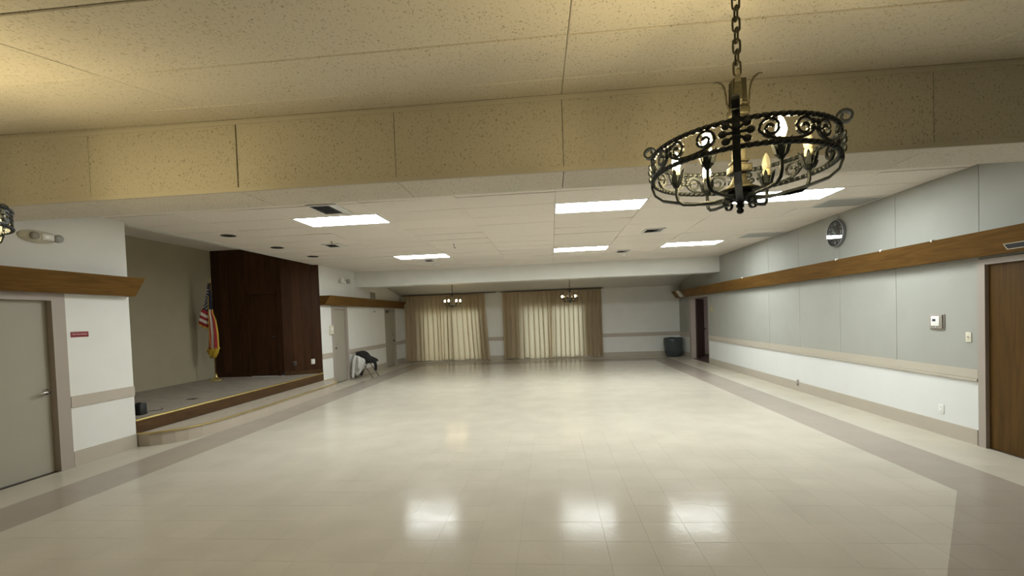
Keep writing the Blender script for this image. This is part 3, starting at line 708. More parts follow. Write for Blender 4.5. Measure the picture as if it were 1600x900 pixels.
# ================================================================== CEILING FIXTURES
LN = {'L1': 'large ceiling light panel nearest the stage', 'L3': 'large ceiling light panel in the middle of the near row', 'L6': 'ceiling light panel partly behind the chandelier', 'L2': 'far ceiling light panel on the stage side', 'L4': 'far ceiling light panel in the middle', 'L5': 'far ceiling light panel nearest the right wall'}
for (kx, ky), nm in LIGHTCELLS.items():
    x0, y0 = CX0 + PX * kx, CY0 + PY * ky; x1, y1 = x0 + PX, y0 + PY
    o = thing('ceiling_light', LN[nm], 'ceiling light', ((x0 + x1) / 2, (y0 + y1) / 2, ZC), 'fluorescent ceiling panels')
    hx, hy = PX / 2 - .003, PY / 2 - .003; e = .014; mb = MB()
    for a in [(-hx, hx, -hy, -hy + e), (-hx, hx, hy - e, hy), (-hx, -hx + e, -hy + e, hy - e), (hx - e, hx, -hy + e, hy - e)]: mb.box(a[0], a[1], a[2], a[3], -.004, .02)
    mb.build('frame', 'white_metal', o)
    MB().box(-hx + e + .001, hx - e - .001, -hy + e + .001, hy - e - .001, .0, .008).build('diffuser', 'panel_light', o)
def vent4(loc, label, w=.36, d=.36, dirs=1):
    o = thing('ceiling_vent', label, 'ceiling vent', (loc[0], loc[1], ZC), 'square ceiling vents')
    hx, hy = w / 2, d / 2; mb = MB(); e = .03
    for a in [(-hx, hx, -hy, -hy + e), (-hx, hx, hy - e, hy), (-hx, -hx + e, -hy + e, hy - e), (hx - e, hx, -hy + e, hy - e)]: mb.box(a[0], a[1], a[2], a[3], -.014, -.001)
    mb.build('frame', 'white_metal', o); MB().box(-hx + e, hx - e, -hy + e, hy - e, -.003, -.001).build('backing', 'vent_dark', o)
    n = 5
    for i in range(n):
        y = -hy + e + (d - 2 * e) * (i + .5) / n
        if dirs == 1: MB().prism([(-hx + e, y - .018, -.013), (-hx + e, y + .004, -.004), (-hx + e, y + .007, -.004), (-hx + e, y - .014, -.013)], ((w - 2 * e) * .56, 0, 0)).build('slat', 'dark_metal', o)
        x = hx - e - (w - 2 * e) * .40 * (i + .5) / n
        if i < 3: MB().prism([(x - .014, -hy + e, -.013), (x + .006, -hy + e, -.004), (x + .009, -hy + e, -.004), (x - .010, -hy + e, -.013)], (0, d - 2 * e, 0)).build('slat', 'white_metal', o)
    return o
vent4((-2.82, 5.75), 'square ceiling vent beside the light panel nearest the stage', .40, .50)
vent4((-4.08, 8.42), 'square ceiling vent over the floor between the downlights and far light', .34, .36)
vent4((1.91, 8.55), 'square ceiling vent between the middle and right light panels', .36, .38)
vent4((1.77, 11.25), 'square ceiling vent beyond the far middle light panel', .32, .36)
vent4((-2.96, 11.25), 'square ceiling vent beyond the far stage-side light panel', .32, .36)
for k, (y0, y1) in enumerate(((6.78, 7.31), (9.46, 10.0))):
    o = thing('return_grille', ['flat grey ceiling return panel above the clock', 'flat grey ceiling return panel further along the right wall'][k], 'ceiling panel', (4.30, (y0 + y1) / 2, ZC), 'grey return panels')
    h = (y1 - y0) / 2; mb = MB(); e = .02
    for a in [(-.37, .37, -h, -h + e), (-.37, .37, h - e, h), (-.37, -.37 + e, -h + e, h - e), (.37 - e, .37, -h + e, h - e)]: mb.box(a[0], a[1], a[2], a[3], -.010, -.001)
    mb.build('frame', 'white_metal', o); MB().box(-.35, .35, -h + e, h - e, -.006, -.001).build('perforated_panel', 'grey_metal', o)
for k, y in enumerate((7.035, 8.362, 9.682)):
    o = thing('downlight', ['black recessed downlight nearest along the stage edge', 'black recessed downlight, middle of three by the stage', 'black recessed downlight farthest along the stage edge'][k], 'downlight', (-5.19, y, ZC), 'recessed downlights')
    MB().lathe([(.115, -.001), (.115, -.006), (.095, -.009), (.095, -.001)], (0, 0, 0), 24).build('rim', 'dark_metal', o)
    MB().lathe([(.093, -.0015), (.093, -.004), (.05, -.003), (.0005, -.003)], (0, 0, 0), 24).build('baffle', 'black_plastic', o)
for x, y, l in ((-3.0, 11.98, 'round white smoke detector behind the far stage-side light'), (1.91, 11.94, 'round white smoke detector behind the far middle light')):
    o = thing('smoke_detector', l, 'smoke detector', (x, y, ZC), 'smoke detectors')
    MB().lathe([(.0005, -.05), (.05, -.05), (.062, -.042), (.066, -.02), (.085, -.016), (.085, -.001)], (0, 0, 0), 24).build('housing', 'plastic_white', o); MB().lathe([(.02, -.055), (.02, -.05)], (0, 0, 0), 10).build('test_button', 'grey_metal', o)
for x, y, l in ((-1.877, 8.95, 'small dark hook hanging from the middle of the ceiling'), (-3.95, 8.05, 'small dark hook in the ceiling beside a vent')):
    o = thing('ceiling_hook', l, 'hook', (x, y, ZC), 'ceiling hooks'); MB().tube([(0, 0, 0), (0, 0, -.06), (.012, 0, -.085), (.03, 0, -.08), (.032, 0, -.065)], .006, 6).build('hook_wire', 'dark_metal', o); MB().lathe([(.02, -.001), (.018, -.008), (.005, -.01)], (0, 0, 0), 10).build('hook_plate', 'grey_metal', o)

# ================================================================== WALL FIXTURES
def rplate(name, label, cat, y, z, w, h, m_, group=None, side=1, t=.008, xo=0.0):
    xw = (XR - xo) if side > 0 else (XL + xo)
    o = thing(name, label, cat, (xw, y, z), group)
    if side > 0: MB().rbox(-t, -.0005, -w / 2, w / 2, -h / 2, h / 2, .004).build('plate', m_, o)
    else: MB().rbox(.0005, t, -w / 2, w / 2, -h / 2, h / 2, .004).build('plate', m_, o)
    return o
# clock
ck = thing('wall_clock', 'round black-faced wall clock with silver rim on the right wall', 'clock', (XR, 7.94, 2.805))
R = .222
MB().lathe([(R, -.0005), (R + .002, -.03), (R, -.050), (R - .006, -.056), (R - .013, -.054), (R - .015, -.046), (R - .015, -.0005)], (0, 0, 0), 48, axis='X').build('rim', 'clock_rim', ck)
fc = MB().lathe([(R - .014, -.004), (R - .014, -.043), (.0005, -.043)], (0, 0, 0), 48, axis='X').build('face', 'clock_face', ck)
gl = MB().lathe([(R - .015, -.0515), (R - .015, -.053), (.0005, -.053)], (0, 0, 0), 48, axis='X', sm=False).build('cover_glass', 'pane_glass', ck)
def text_mesh(body, size):
    cu = bpy.data.curves.new('numeral', 'FONT'); cu.body = body; cu.size = size; cu.align_x = 'CENTER'; cu.align_y = 'CENTER'; cu.extrude = .0006
    ob = bpy.data.objects.new('numeral', cu); COL.objects.link(ob)
    dg = bpy.context.evaluated_depsgraph_get(); me = bpy.data.meshes.new_from_object(ob.evaluated_get(dg)); bpy.data.objects.remove(ob)
    me.materials.clear(); me.materials.append(MATS['clock_mark']); return me
for hnum in range(1, 13):
    a = 2 * PI * hnum / 12; big = hnum % 3 == 0; me = text_mesh(str(hnum), .075 if big else .042); rr = .15 if big else .163
    o = bpy.data.objects.new('numeral', me); COL.objects.link(o); o.parent = ck
    # face looks towards -X; viewer's right is -Y
    o.matrix_local = Matrix(((0, 0, -1, -.0445), (-1, 0, 0, -rr * math.sin(a)), (0, 1, 0, rr * math.cos(a)), (0, 0, 0, 1)))
for nm, ang, ln, wd in (('hour_hand', 296, .085, .008), ('minute_hand', 320, .13, .006)):
    a = math.radians(ang); d = Vector((0, -math.sin(a), math.cos(a))); MB().tube([tuple(Vector((-.047, 0, 0)) - d * .02), tuple(Vector((-.047, 0, 0)) + d * ln)], 1, flat=(.002, wd), up=(1, 0, 0)).build(nm, 'clock_mark', ck)
MB().lathe([(.008, -.043), (.008, -.0495), (.0005, -.0495)], (0, 0, 0), 12, axis='X').build('hub', 'clock_mark', ck)
# thermostat in its grey lock box
th = thing('thermostat', 'white thermostat in a grey lock box on the right wall', 'thermostat', (XR, 6.01, 1.39))
MB().rbox(-.012, -.0005, -.10, .115, -.105, .085, .004).build('back_plate', 'plastic_grey', th)
MB().rbox(-.030, -.012, -.085, .10, -.09, .08, .005).build('lock_box', 'plastic_grey', th)
MB().rbox(-.037, -.030, -.055, .065, -.058, .062, .003).build('thermostat_body', 'plastic_white', th)
MB().rbox(-.0395, -.037, -.004, .042, .0, .028, .001).build('display', 'lcd', th)
MB().lathe([(.009, -.030), (.009, -.035), (.0005, -.035)], (0, .0, -.076), 10, axis='X').build('lock', 'chrome', th)
sw = rplate('light_switch', 'ivory light switch plate beside the brown door', 'light switch', 5.60, 1.212, .072, .115, 'plastic_ivory')
MB().prism([(-.008, -.006, -.012), (-.008, .006, -.012), (-.016, .005, .008), (-.016, -.005, .008)], (0, 0, .006)).build('toggle', 'plastic_grey', sw)
def outlet(label, y, z, m_='plastic_white', side=1, grp='outlet plates'):
    o = rplate('wall_outlet', label, 'outlet', y, z, .075, .118, m_, grp, side); s = -1 if side > 0 else 1
    for dz in (-.026, .026):
        a, b = sorted((s * .008, s * .0105)); MB().rbox(a, b, -.017, .017, dz - .014, dz + .014, .003).build('socket', m_, o)
        a, b = sorted((s * .0104, s * .0112))
        mb = MB(); mb.box(a, b, -.008, -.0055, dz - .004, dz + .007); mb.box(a, b, .0055, .008, dz - .004, dz + .007); mb.build('slots', 'black_plastic', o)
    return o
outlet('white outlet plate low on the wainscot near the brown door', 5.975, .315)
o = rplate('wall_outlet', 'small dark grey outlet on the right baseboard', 'outlet', 9.22, .155, .07, .125, 'plastic_grey', xo=.012); MB().rbox(-.011, -.008, -.016, .016, .012, .044, .002).build('socket', 'chrome', o); MB().rbox(-.011, -.008, -.016, .016, -.044, -.012, .002).build('socket', 'vent_dark', o)
rplate('wall_plate', 'small yellowed blank plate on the right wall by the far doorway', 'wall plate', 13.91, 1.65, .22, .165, 'plastic_yellow')
MB().rbox(-.012, -.008, -.03, .03, -.02, .02, .002).build('button', 'plastic_ivory', [x for x in bpy.data.objects if x.name == 'wall_plate'][0])
# left wall things
sg = rplate('wall_sign', 'small red sign beside the near left door', 'sign', 5.155, 1.605, .215, .068, 'sign_red', side=-1, t=.004)
mb = MB()
for a, b in ((-.088, -.048), (-.040, .0), (.008, .088)): mb.box(.004, .0048, a, b, -.007, .006)
mb.build('lettering', 'sign_white', sg)
tb = rplate('wall_control', 'cream thermostat box on the left wall beside a beige door', 'thermostat', 11.58, 1.45, .16, .23, 'plastic_ivory', side=-1, t=.05)
MB().rbox(.05, .056, -.05, .05, -.02, .06, .002).build('dial_window', 'plastic_white', tb)
lv = rplate('wall_vent', 'grey louvred vent above the far left valance', 'wall vent', 14.54, 2.48, .42, .22, 'grey_metal', side=-1, t=.014)
for i in range(6): MB().box(.014, .02, -.18, .18, -.085 + i * .03, -.077 + i * .03).build('louvre', 'plastic_grey', lv)
hk = rplate('coat_hook', 'small white wall bracket under the far left valance', 'bracket', 14.48, 2.03, .05, .16, 'plastic_white', side=-1, t=.03)
MB().rbox(.03, .10, -.05, .05, -.085, -.07, .004).build('bracket_foot', 'dark_metal', hk)
# emergency lights
el = thing('emergency_light', 'oval emergency light unit high above the near left door', 'emergency light', (XL, 4.75, 2.735))
mb = MB(); bm = bmesh.new(); bmesh.ops.create_uvsphere(bm, u_segments=24, v_segments=12, radius=1)
for v in bm.verts: v.co = Vector((max(.001, v.co.x * .08), v.co.y * .205, v.co.z * .075))
mb.from_bm(bm, 0, True); mb.build('housing', 'plastic_ivory', el)
MB().rbox(.045, .092, -.02, .115, -.042, .042, .015).build('lens', 'lens_clear', el)
MB().lathe([(.035, .02), (.046, .06), (.046, .09), (.0005, .085)], (0, .165, .0), 16, axis='X').build('lamp_head', 'grey_metal', el)
MB().lathe([(.035, .03), (.044, .07), (.044, .09), (.0005, .085)], (0, -.085, .0), 16, axis='X').build('lamp_head', 'plastic_grey', el)
e2 = thing('emergency_light', 'twin-head emergency light above the far left valance', 'emergency light', (XL, 12.39, 2.785))
MB().rbox(.0005, .06, -.20, .22, -.045, .045, .02).build('housing', 'plastic_white', e2)
for yy, mm in ((-.20, 'lens_clear'), (.16, 'grey_metal')):
    MB().lathe([(.03, .03), (.065, .08), (.07, .13), (.06, .14), (.0005, .135)], (0, yy, .01), 16, axis='X').build('lamp_head', mm, e2)
# outlets on the angled wood wall
def angled_outlet(label, t, z, m_):
    p = Vector((CA[0] + (CB[0] - CA[0]) * t, CA[1] + (CB[1] - CA[1]) * t, z)); d = Vector((CB[0] - CA[0], CB[1] - CA[1], 0)).normalized()
    o = thing('wall_outlet', label, 'outlet', p, 'outlets on the stage wall', rz=math.atan2(d.y, d.x))
    MB().rbox(-.045, .045, -.012, -.003, -.065, .065, .004).build('plate', m_, o)
    for dz in (-.028, .028): MB().rbox(-.018, .018, -.0145, -.012, dz - .014, dz + .014, .003).build('socket', m_, o)
angled_outlet('white outlet plate low on the stage wood panelling', .745, .68, 'plastic_white')
angled_outlet('dark outlet plate low on the stage wood panelling', .27, .655, 'dark_metal')

# ================================================================== FLAG
fl = thing('flag', 'American flag with gold fringe furled on a stage flagpole', 'flag', (-7.955, 10.12, ZS))
MB().lathe([(.15, 0), (.15, .015), (.11, .03), (.05, .06), (.028, .10), (.022, .16), (.0005, .16)], (0, 0, 0), 20).build('base', 'brass', fl)
MB().tube([(0, 0, .1), (-.03, 0, 2.32)], .014, 10).build('pole', 'valance_wood', fl)
MB().lathe([(.0005, 0), (.016, .0), (.02, .02), (.012, .04), (.022, .06), (.012, .09), (.0005, .12)], (-.03, 0, 2.31), 10).build('finial', 'brass', fl)
def curve_at(c, t):
    """piecewise-linear through (x,z) points at parameter t, smoothed"""
    k = t * (len(c) - 1); i = min(int(k), len(c) - 2); f = k - i
    return (c[i][0] + (c[i + 1][0] - c[i][0]) * f, c[i][1] + (c[i + 1][1] - c[i][1]) * f)
def lobe(Lc, Rc, yfun, pick, back, ns=20, nt=44):
    """hanging fold: ruled between a left and a right edge, closed round the back so it has body"""
    mb = MB()
    def pt(s_, t):
        l, r_ = curve_at(Lc, t), curve_at(Rc, t)
        return (l[0] + (r_[0] - l[0]) * s_ + 7.955, yfun(s_, t), l[1] + (r_[1] - l[1]) * s_ - ZS)
    for j in range(nt):
        for i in range(ns):
            q = [(i / ns, j / nt), ((i + 1) / ns, j / nt), ((i + 1) / ns, (j + 1) / nt), (i / ns, (j + 1) / nt)]
            m_ = pick((i + .5) / ns, (j + .5) / nt)
            F = [pt(*a) for a in q]; mb.add(F, [(0, 1, 2, 3)], m_, True)
            B = [(p[0], 2 * back(a[1]) - p[1], p[2]) for p, a in zip(F, q)]; mb.add(B, [(3, 2, 1, 0)], m_, True)
    bm = bmesh.new(); vs = [bm.verts.new(v) for v in mb.v]
    fs = []
    for f, m_ in zip(mb.f, mb.m): fc_ = bm.faces.new([vs[k] for k in f]); fc_.material_index = m_; fs.append(fc_)
    bmesh.ops.remove_doubles(bm, verts=bm.verts[:], dist=.0008)
    out = MB(); bm.verts.index_update()
    for v in bm.verts: out.v.append(tuple(v.co))
    for f in bm.faces: out.f.append([v.index for v in f.verts]); out.m.append(f.material_index); out.smooth.append(True)
    bm.free(); return out, pt
FM = ['flag_red', 'flag_white', 'flag_blue', 'flag_gold']
LA = [(-7.993, 2.66), (-8.04, 2.40), (-8.095, 2.196), (-8.189, 2.055), (-8.225, 1.89), (-8.262, 1.735)]
RA = [(-7.975, 2.66), (-8.005, 2.35), (-8.02, 2.10), (-8.035, 1.90), (-8.045, 1.76), (-8.057, 1.60)]
def pickA(s_, t):
    if t < .50: return 2
    k = int((t - .50) / .50 * 5.6); return 3 if k >= 5 else (0 if k % 2 == 0 else 1)
yA = lambda s_, t: -.05 - .11 * math.sin(PI * s_) * min(1, .25 + t) + .03 * math.sin(s_ * 9 + t * 3) * t * math.sin(PI * s_)
lA, ptA = lobe(LA, RA, yA, pickA, lambda t: -.05); cl_ = lA.build('cloth', FM, fl)
LB = [(-7.990, 2.50), (-8.00, 2.26), (-8.022, 1.97), (-8.045, 1.75), (-8.066, 1.57), (-8.097, 1.13)]
RB = [(-7.955, 2.50), (-7.95, 2.25), (-7.936, 1.97), (-7.862, 1.80), (-7.822, 1.46), (-7.819, 1.12)]
def pickB(s_, t):
    if t < .34: return 2
    return 1 if s_ < .28 else 0 if s_ < .50 else 1 if s_ < .74 else 0 if s_ < .93 else 3
yB = lambda s_, t: -.02 - .085 * math.sin(PI * s_) * min(1, .3 + t) + .028 * math.sin(s_ * 11 + t * 2) * t * math.sin(PI * s_)
lB, ptB = lobe(LB, RB, yB, pickB, lambda t: -.02, ns=25); lB.build('cloth', FM, fl)
sm = MB()
for ti in range(9):
    for si in range(3):
        s_, t = .2 + .3 * si + (.12 if ti % 2 else 0), .10 + ti * .044
        if s_ > .92: continue
        c0 = Vector(ptA(s_, t)); du = (Vector(ptA(min(1, s_ + .02), t)) - c0).normalized(); dv = (Vector(ptA(s_, t + .01)) - c0).normalized(); nn = du.cross(dv).normalized()
        if nn.y > 0: nn = -nn
        sm.add([c0 + nn * .004 + du * rr * math.sin(PI * k / 5) - dv * rr * math.cos(PI * k / 5) for k in range(10) for rr in [.020 if k % 2 == 0 else .008]], [list(range(10))])
sm.build('stars', 'flag_white', cl_)
# gathered gold fringe at the foot of the long fold
vs = []; n_ = 26
for j, (w, z_) in enumerate([(1.0, 1.135), (1.0, 1.09), (.86, 1.03), (.62, .97), (.45, .925)]):
    for i in range(n_):
        a = 2 * PI * i / n_; vs.append((-7.958 + .139 * w * math.cos(a) * (1 + .10 * math.sin(7 * a + j)) + 7.955 - .006 * j, -.03 + .075 * w * math.sin(a) + .014 * math.sin(6 * a + 1.3 * j), z_ - ZS + .026 * math.sin(5 * a + j)))
fr = MB(); fr.add(vs, [(j * n_ + i, j * n_ + (i + 1) % n_, (j + 1) * n_ + (i + 1) % n_, (j + 1) * n_ + i) for j in range(4) for i in range(n_)] + [[4 * n_ + i for i in range(n_)]], 0, True)
fr.build('fringe', 'flag_gold', fl)
MB().tube([(-.02, -.09, 2.0), (-.015, -.12, 1.6), (-.02, -.125, 1.1), (-.01, -.11, .75)], .006, 6).build('cord', 'flag_gold', fl)

# ================================================================== CHAIR WITH JACKETS
ch = thing('folding_chair', 'brown metal folding chair against the left wall, draped with jackets', 'chair', (-5.45, 12.95, 0))
for s in (-1, 1):
    y = s * .225
    MB().tube([(.27, y, .008), (-.14, y, .62), (-.21, y, .74), (-.22, y, .78)], .011, 8).build('leg', 'chair_metal', ch)      # front foot up to the back
    MB().tube([(-.27, y * .9, .008), (-.06, y * .9, .40), (.10, y * .9, .43)], .011, 8).build('leg', 'chair_metal', ch)
MB().tube([(.20, -.225, .11), (.20, .225, .11)], .008, 8).build('stretcher', 'chair_metal', ch)
MB().tube([(-.22, -.20, .09), (-.22, .20, .09)], .008, 8).build('stretcher', 'chair_metal', ch)
MB().rbox(-.14, .22, -.20, .20, .425, .45, .01).build('seat', 'chair_seat', ch)
MB().rbox(-.222, -.198, -.22, .22, .60, .78, .01).build('backrest', 'chair_seat', ch)
def drape(outline, y0, y1, m_, name, label, cat, seed, wob=.02, z_in=.0):
    """cloth body: a side outline carried across the chair, swollen in the middle and rumpled"""
    rnd = random.Random(seed); n = 9; k = len(outline)
    # resample the outline finely
    P = [Vector((a, 0, b)) for a, b in outline]; fine = []
    for i in range(k):
        a, b = P[i], P[(i + 1) % k]; m = max(2, int((b - a).length / .04))
        for j in range(m): fine.append(a.lerp(b, j / m))
    for _ in range(2): fine = [(fine[i - 1] + fine[i] * 2 + fine[(i + 1) % len(fine)]) / 4 for i in range(len(fine))]
    c = sum(fine, Vector()) / len(fine); kk = len(fine); vs = []
    ph = [rnd.uniform(0, 6.28) for _ in range(4)]
    for j in range(n):
        t = j / (n - 1); shrink = 1 - .22 * abs(2 * t - 1) ** 4
        for i, p in enumerate(fine):
            q = c + (p - c) * shrink; y = y0 + (y1 - y0) * t
            w = wob * math.sin(i * .55 + ph[0] + 2.2 * t) * math.sin(3 * t + ph[1]) 
            d = (p - c).normalized() if (p - c).length > 1e-6 else Vector((1, 0, 0))
            vs.append((q.x + d.x * w, y + .5 * wob * math.sin(p.z * 22 + p.x * 15 + ph[2]), max(.012, q.z + d.z * w)))
    fs = [(j * kk + i, j * kk + (i + 1) % kk, (j + 1) * kk + (i + 1) % kk, (j + 1) * kk + i) for j in range(n - 1) for i in range(kk)]
    fs += [list(range(kk))[::-1], [(n - 1) * kk + i for i in range(kk)]]
    mb = MB(); mb.add(vs, fs, 0, True)
    return mb
gj = thing('grey_jacket', 'light grey jacket hanging over the side of the folding chair', 'jacket')
drape([(-5.60, .70), (-5.68, .53), (-5.70, .30), (-5.66, .14), (-5.62, .08), (-5.50, .17), (-5.415, .35), (-5.36, .48), (-5.38, .57), (-5.495, .63)], 12.56, 12.70, 'grey_cloth', '', '', '', 3, .014).build('body', 'grey_cloth', gj)
MB().tube([(-5.61, 12.60, .68), (-5.66, 12.57, .52), (-5.69, 12.56, .30), (-5.71, 12.56, .10), (-5.70, 12.56, .03)], [.045, .05, .045, .04, .034], 12).build('sleeve', 'grey_cloth', gj)
MB().tube([(-5.52, 12.56, .62), (-5.50, 12.54, .50), (-5.52, 12.54, .36), (-5.56, 12.55, .26)], [.045, .05, .044, .036], 12).build('sleeve', 'grey_cloth', gj)
bj = thing('black_jacket', 'black jacket thrown over the back and seat of the folding chair', 'jacket')
drape([(-5.705, .69), (-5.66, .79), (-5.52, .77), (-5.44, .66), (-5.30, .57), (-5.16, .50), (-5.12, .45), (-5.20, .455), (-5.40, .456), (-5.50, .50), (-5.58, .62), (-5.64, .69)], 12.68, 13.18, 'black_cloth', '', '', '', 5, .014).build('body', 'black_cloth', bj)
MB().tube([(-5.20, 12.80, .49), (-5.13, 12.79, .44), (-5.115, 12.79, .34), (-5.12, 12.79, .22)], [.045, .048, .042, .036], 12).build('sleeve', 'black_cloth', bj)
MB().tube([(-5.50, 12.74, .50), (-5.52, 12.72, .30), (-5.53, 12.72, .10)], [.05, .05, .04], 12).build('sleeve', 'black_cloth', bj)

# ================================================================== TRASH CAN
tc = thing('trash_can', 'dark round trash can with a grey bag by the far doorway', 'trash can', (4.32, 16.75, 0))
MB().lathe([(.25, 0.002), (.255, .02), (.29, .60), (.305, .62), (.305, .66), (.285, .66), (.275, .6), (.24, .05), (.0005, .05)], (0, 0, 0), 28).build('bin', 'bin_plastic', tc)
mb = MB(); vs = []; n_ = 48
for j, (r_, z_) in enumerate([(.26, .52), (.29, .672), (.312, .675), (.318, .62), (.315, .45), (.300, .24), (.288, .16)]):
    for i in range(n_):
        a = 2 * PI * i / n_; w = (.009 * math.sin(9 * a + 1.7 * j) + .008 * math.sin(17 * a + 2 * j)) * (1 if j > 1 else .3)
        vs.append(((r_ + w) * math.cos(a), (r_ + w) * math.sin(a), z_ + (.05 * math.sin(3 * a + 1) if j == 6 else .006 * math.sin(5 * a))))
mb.add(vs, [(j * n_ + i, j * n_ + (i + 1) % n_, (j + 1) * n_ + (i + 1) % n_, (j + 1) * n_ + i) for j in range(6) for i in range(n_)], 0, True); mb.build('bag', 'bin_bag', tc)

# ================================================================== CHANDELIERS
def spiral(c, r0, turns, a0, dirn, n=18, k=.82):
    """flat spiral in (s,z): starts at radius r0 and winds inwards"""
    out = []
    for i in range(n + 1):
        t = i / n; r = r0 * (1 - k * t); a = a0 + dirn * 2 * PI * turns * t; out.append((c[0] + r * math.cos(a), c[1] + r * math.sin(a)))
    return out
def ring_pt(R, ang0, s, z): # unroll: arc length s along a ring
    a = ang0 + s / R; return (R * math.cos(a), R * math.sin(a), z)
def flame_profile(s=1.0): return [(.0005, 0), (.011 * s, .002), (.0165 * s, .018), (.018 * s, .03), (.0155 * s, .05), (.010 * s, .068), (.005 * s, .080), (.0005, .086)]
def chandelier(loc, label, ztop, lit, group, rot=0.0, S=.895):
    """wrought-iron ring chandelier; local z=0 at the bottom of the finial"""
    o = thing('chandelier', label, 'chandelier', loc, group, rz=rot); o.scale = (S, S, S)
    R = .368; ZU, ZL = .285, .185
    # rings of twisted square bar
    for nm, z in (('upper_ring', ZU), ('lower_ring', ZL)):
        n = 240; MB().tube([(R * math.cos(2 * PI * i / n), R * math.sin(2 * PI * i / n), z) for i in range(n)], 1, flat=(.0155, .0155), closed=True, up=(0, 0, 1), twist=2 * PI * 40 / n).build(nm, 'iron', o)
    strap = [math.radians(247 + 90 * k) for k in range(4)]
    for a in strap:
        d = Vector((math.cos(a), math.sin(a), 0)); tn = (-d.y, d.x, 0)
        pts = [d * r_ + Vector((0, 0, z)) for r_, z in [(.03, .06), (.12, .06), (.24, .08), (.33, .105), (.366, .135), (.378, .17), (.379, .23), (.376, .295), (.362, .318)]]
        # outward curl on top
        cen = (.388, .340)
        for i in range(1, 19):
            t = i / 18; th = PI * 1.15 - t * 1.3 * 2 * PI * .95; rr = .032 * (1 - .62 * t); pts.append(d * (cen[0] + rr * math.cos(th)) + Vector((0, 0, cen[1] + rr * math.sin(th))))
        MB().tube([tuple(p) for p in pts], 1, flat=(.028, .0095), up=tn).build('strap', 'iron', o)
        # six-lobed rosette plate across the strap
        mb = MB(); cz = (ZU + ZL) / 2
        for s_ in (-1, 1):
            for dz, ln in ((0, .047), (.029, .036), (-.029, .036)):
                c = d * (R + .014) + Vector(tn) * s_ * ln + Vector((0, 0, cz + dz))
                bm = bmesh.new(); bmesh.ops.create_uvsphere(bm, u_segments=10, v_segments=6, radius=1)
                for v in bm.verts:
                    w = v.co.copy(); v.co = c + Vector(tn) * w.x * .017 + d * w.y * .006 + Vector((0, 0, w.z * .0145))
                mb.from_bm(bm, 0, True)
                mb.tube([tuple(d * (R + .014) + Vector((0, 0, cz + dz * .4))), tuple(c)], .006, 6)
        mb.build('rosette', 'iron', o)
    # scrolls between the straps: two C scrolls and a leaf clasp per quarter
    q = R * PI / 2; h = ZU - ZL; H0 = ZL + .008; hh = h - .016
    for a in strap:
        for half in (0, 1):
            s0 = .075 if half == 0 else q / 2 + .012; s1 = q / 2 - .012 if half == 0 else q - .075; wd = s1 - s0; rs = hh * .47
            pts2 = []
            c1 = (s0 + rs, H0 + hh - rs * 1.02); c2 = (s1 - rs, H0 + hh - rs * 1.02)
            left = spiral(c1, rs, 1.45, PI, -1, 26)[::-1]; right = spiral(c2, rs, 1.45, 0, 1, 26)
            mid = []
            for i in range(1, 12):
                th = PI + PI * i / 12; mid.append(((s0 + s1) / 2 + wd / 2 * math.cos(th), c1[1] + (c1[1] - H0) * math.sin(th)))
            pts2 = left + mid + right
            MB().tube([ring_pt(R, a, s_, z_) for s_, z_ in pts2], 1, flat=(.0105, .0105), up=(0, 0, 1)).build('scroll', 'iron', o)
        am = a + (q / 2) / R; d = Vector((math.cos(am), math.sin(am), 0)); tn = Vector((-d.y, d.x, 0)); mb = MB(); cz = (ZU + ZL) / 2 + .012
        for s_ in (-1, 1):
            for s2 in (-1, 1):
                c = d * R + tn * s_ * .012 + Vector((0, 0, cz + s2 * .012)); bm = bmesh.new(); bmesh.ops.create_uvsphere(bm, u_segments=8, v_segments=6, radius=1)
                for v in bm.verts:
                    w = v.co.copy(); v.co = c + tn * w.x * .013 + d * w.y * .009 + Vector((0, 0, w.z * .013))
                mb.from_bm(bm, 0, True)
        mb.build('leaf_clasp', 'iron', o)
    # arms, cups and candle bulbs
    for k in range(6):
        a = math.radians(-18 + 60 * k); d = Vector((math.cos(a), math.sin(a), 0)); tn = (-d.y, d.x, 0); RB = .265
        arm = o and MB().tube([tuple(d * r_ + Vector((0, 0, z))) for r_, z in [(.03, .075), (.10, .066), (.19, .066), (.238, .072), (.258, .088), (RB, .115), (RB, .16)]], .0078, 8).build('arm', 'iron', o)
        cup = MB(); base = d * RB + Vector((0, 0, .155))
        cup.lathe([(.0005, 0), (.010, .0), (.017, .012), (.020, .03), (.022, .055), (.0005, .055)], tuple(base), 12)
        for j in range(6):
            aa = 2 * PI * j / 6; e = Vector((math.cos(aa), math.sin(aa), 0)); te = (-e.y, e.x, 0)
            cup.tube([tuple(base + e * r_ + Vector((0, 0, z))) for r_, z in [(.008, .004), (.022, .02), (.029, .045), (.036, .066), (.046, .076)]], [.55, 1.0, 1.0, .7, .15], flat=(.019, .003), up=te)
        cp = cup.build('cup', 'iron', arm)
        cb_ = base + Vector((0, 0, .055)); MB().lathe([(.0145, 0), (.0155, .004), (.0175, .018), (.0165, .032), (.0005, .032)], tuple(cb_), 12).build('candle_base', 'candle_cream', arm)
        MB().lathe(flame_profile(1.12), tuple(cb_ + Vector((0, 0, .026))), 14).build('bulb', {'1': 'bulb_lit', '0': 'bulb_off', 'd': 'bulb_dim'}[lit[k]], arm)
    # centre: finial, bottom scrolls, bell, square stem with collars, crown of leaves
    MB().lathe([(.0005, 0), (.012, .004), (.016, .014), (.010, .026), (.017, .032), (.017, .040), (.010, .046), (.02, .056), (.045, .066), (.06, .082), (.05, .096), (.0005, .10)], (0, 0, 0), 16).build('finial', 'iron', o)
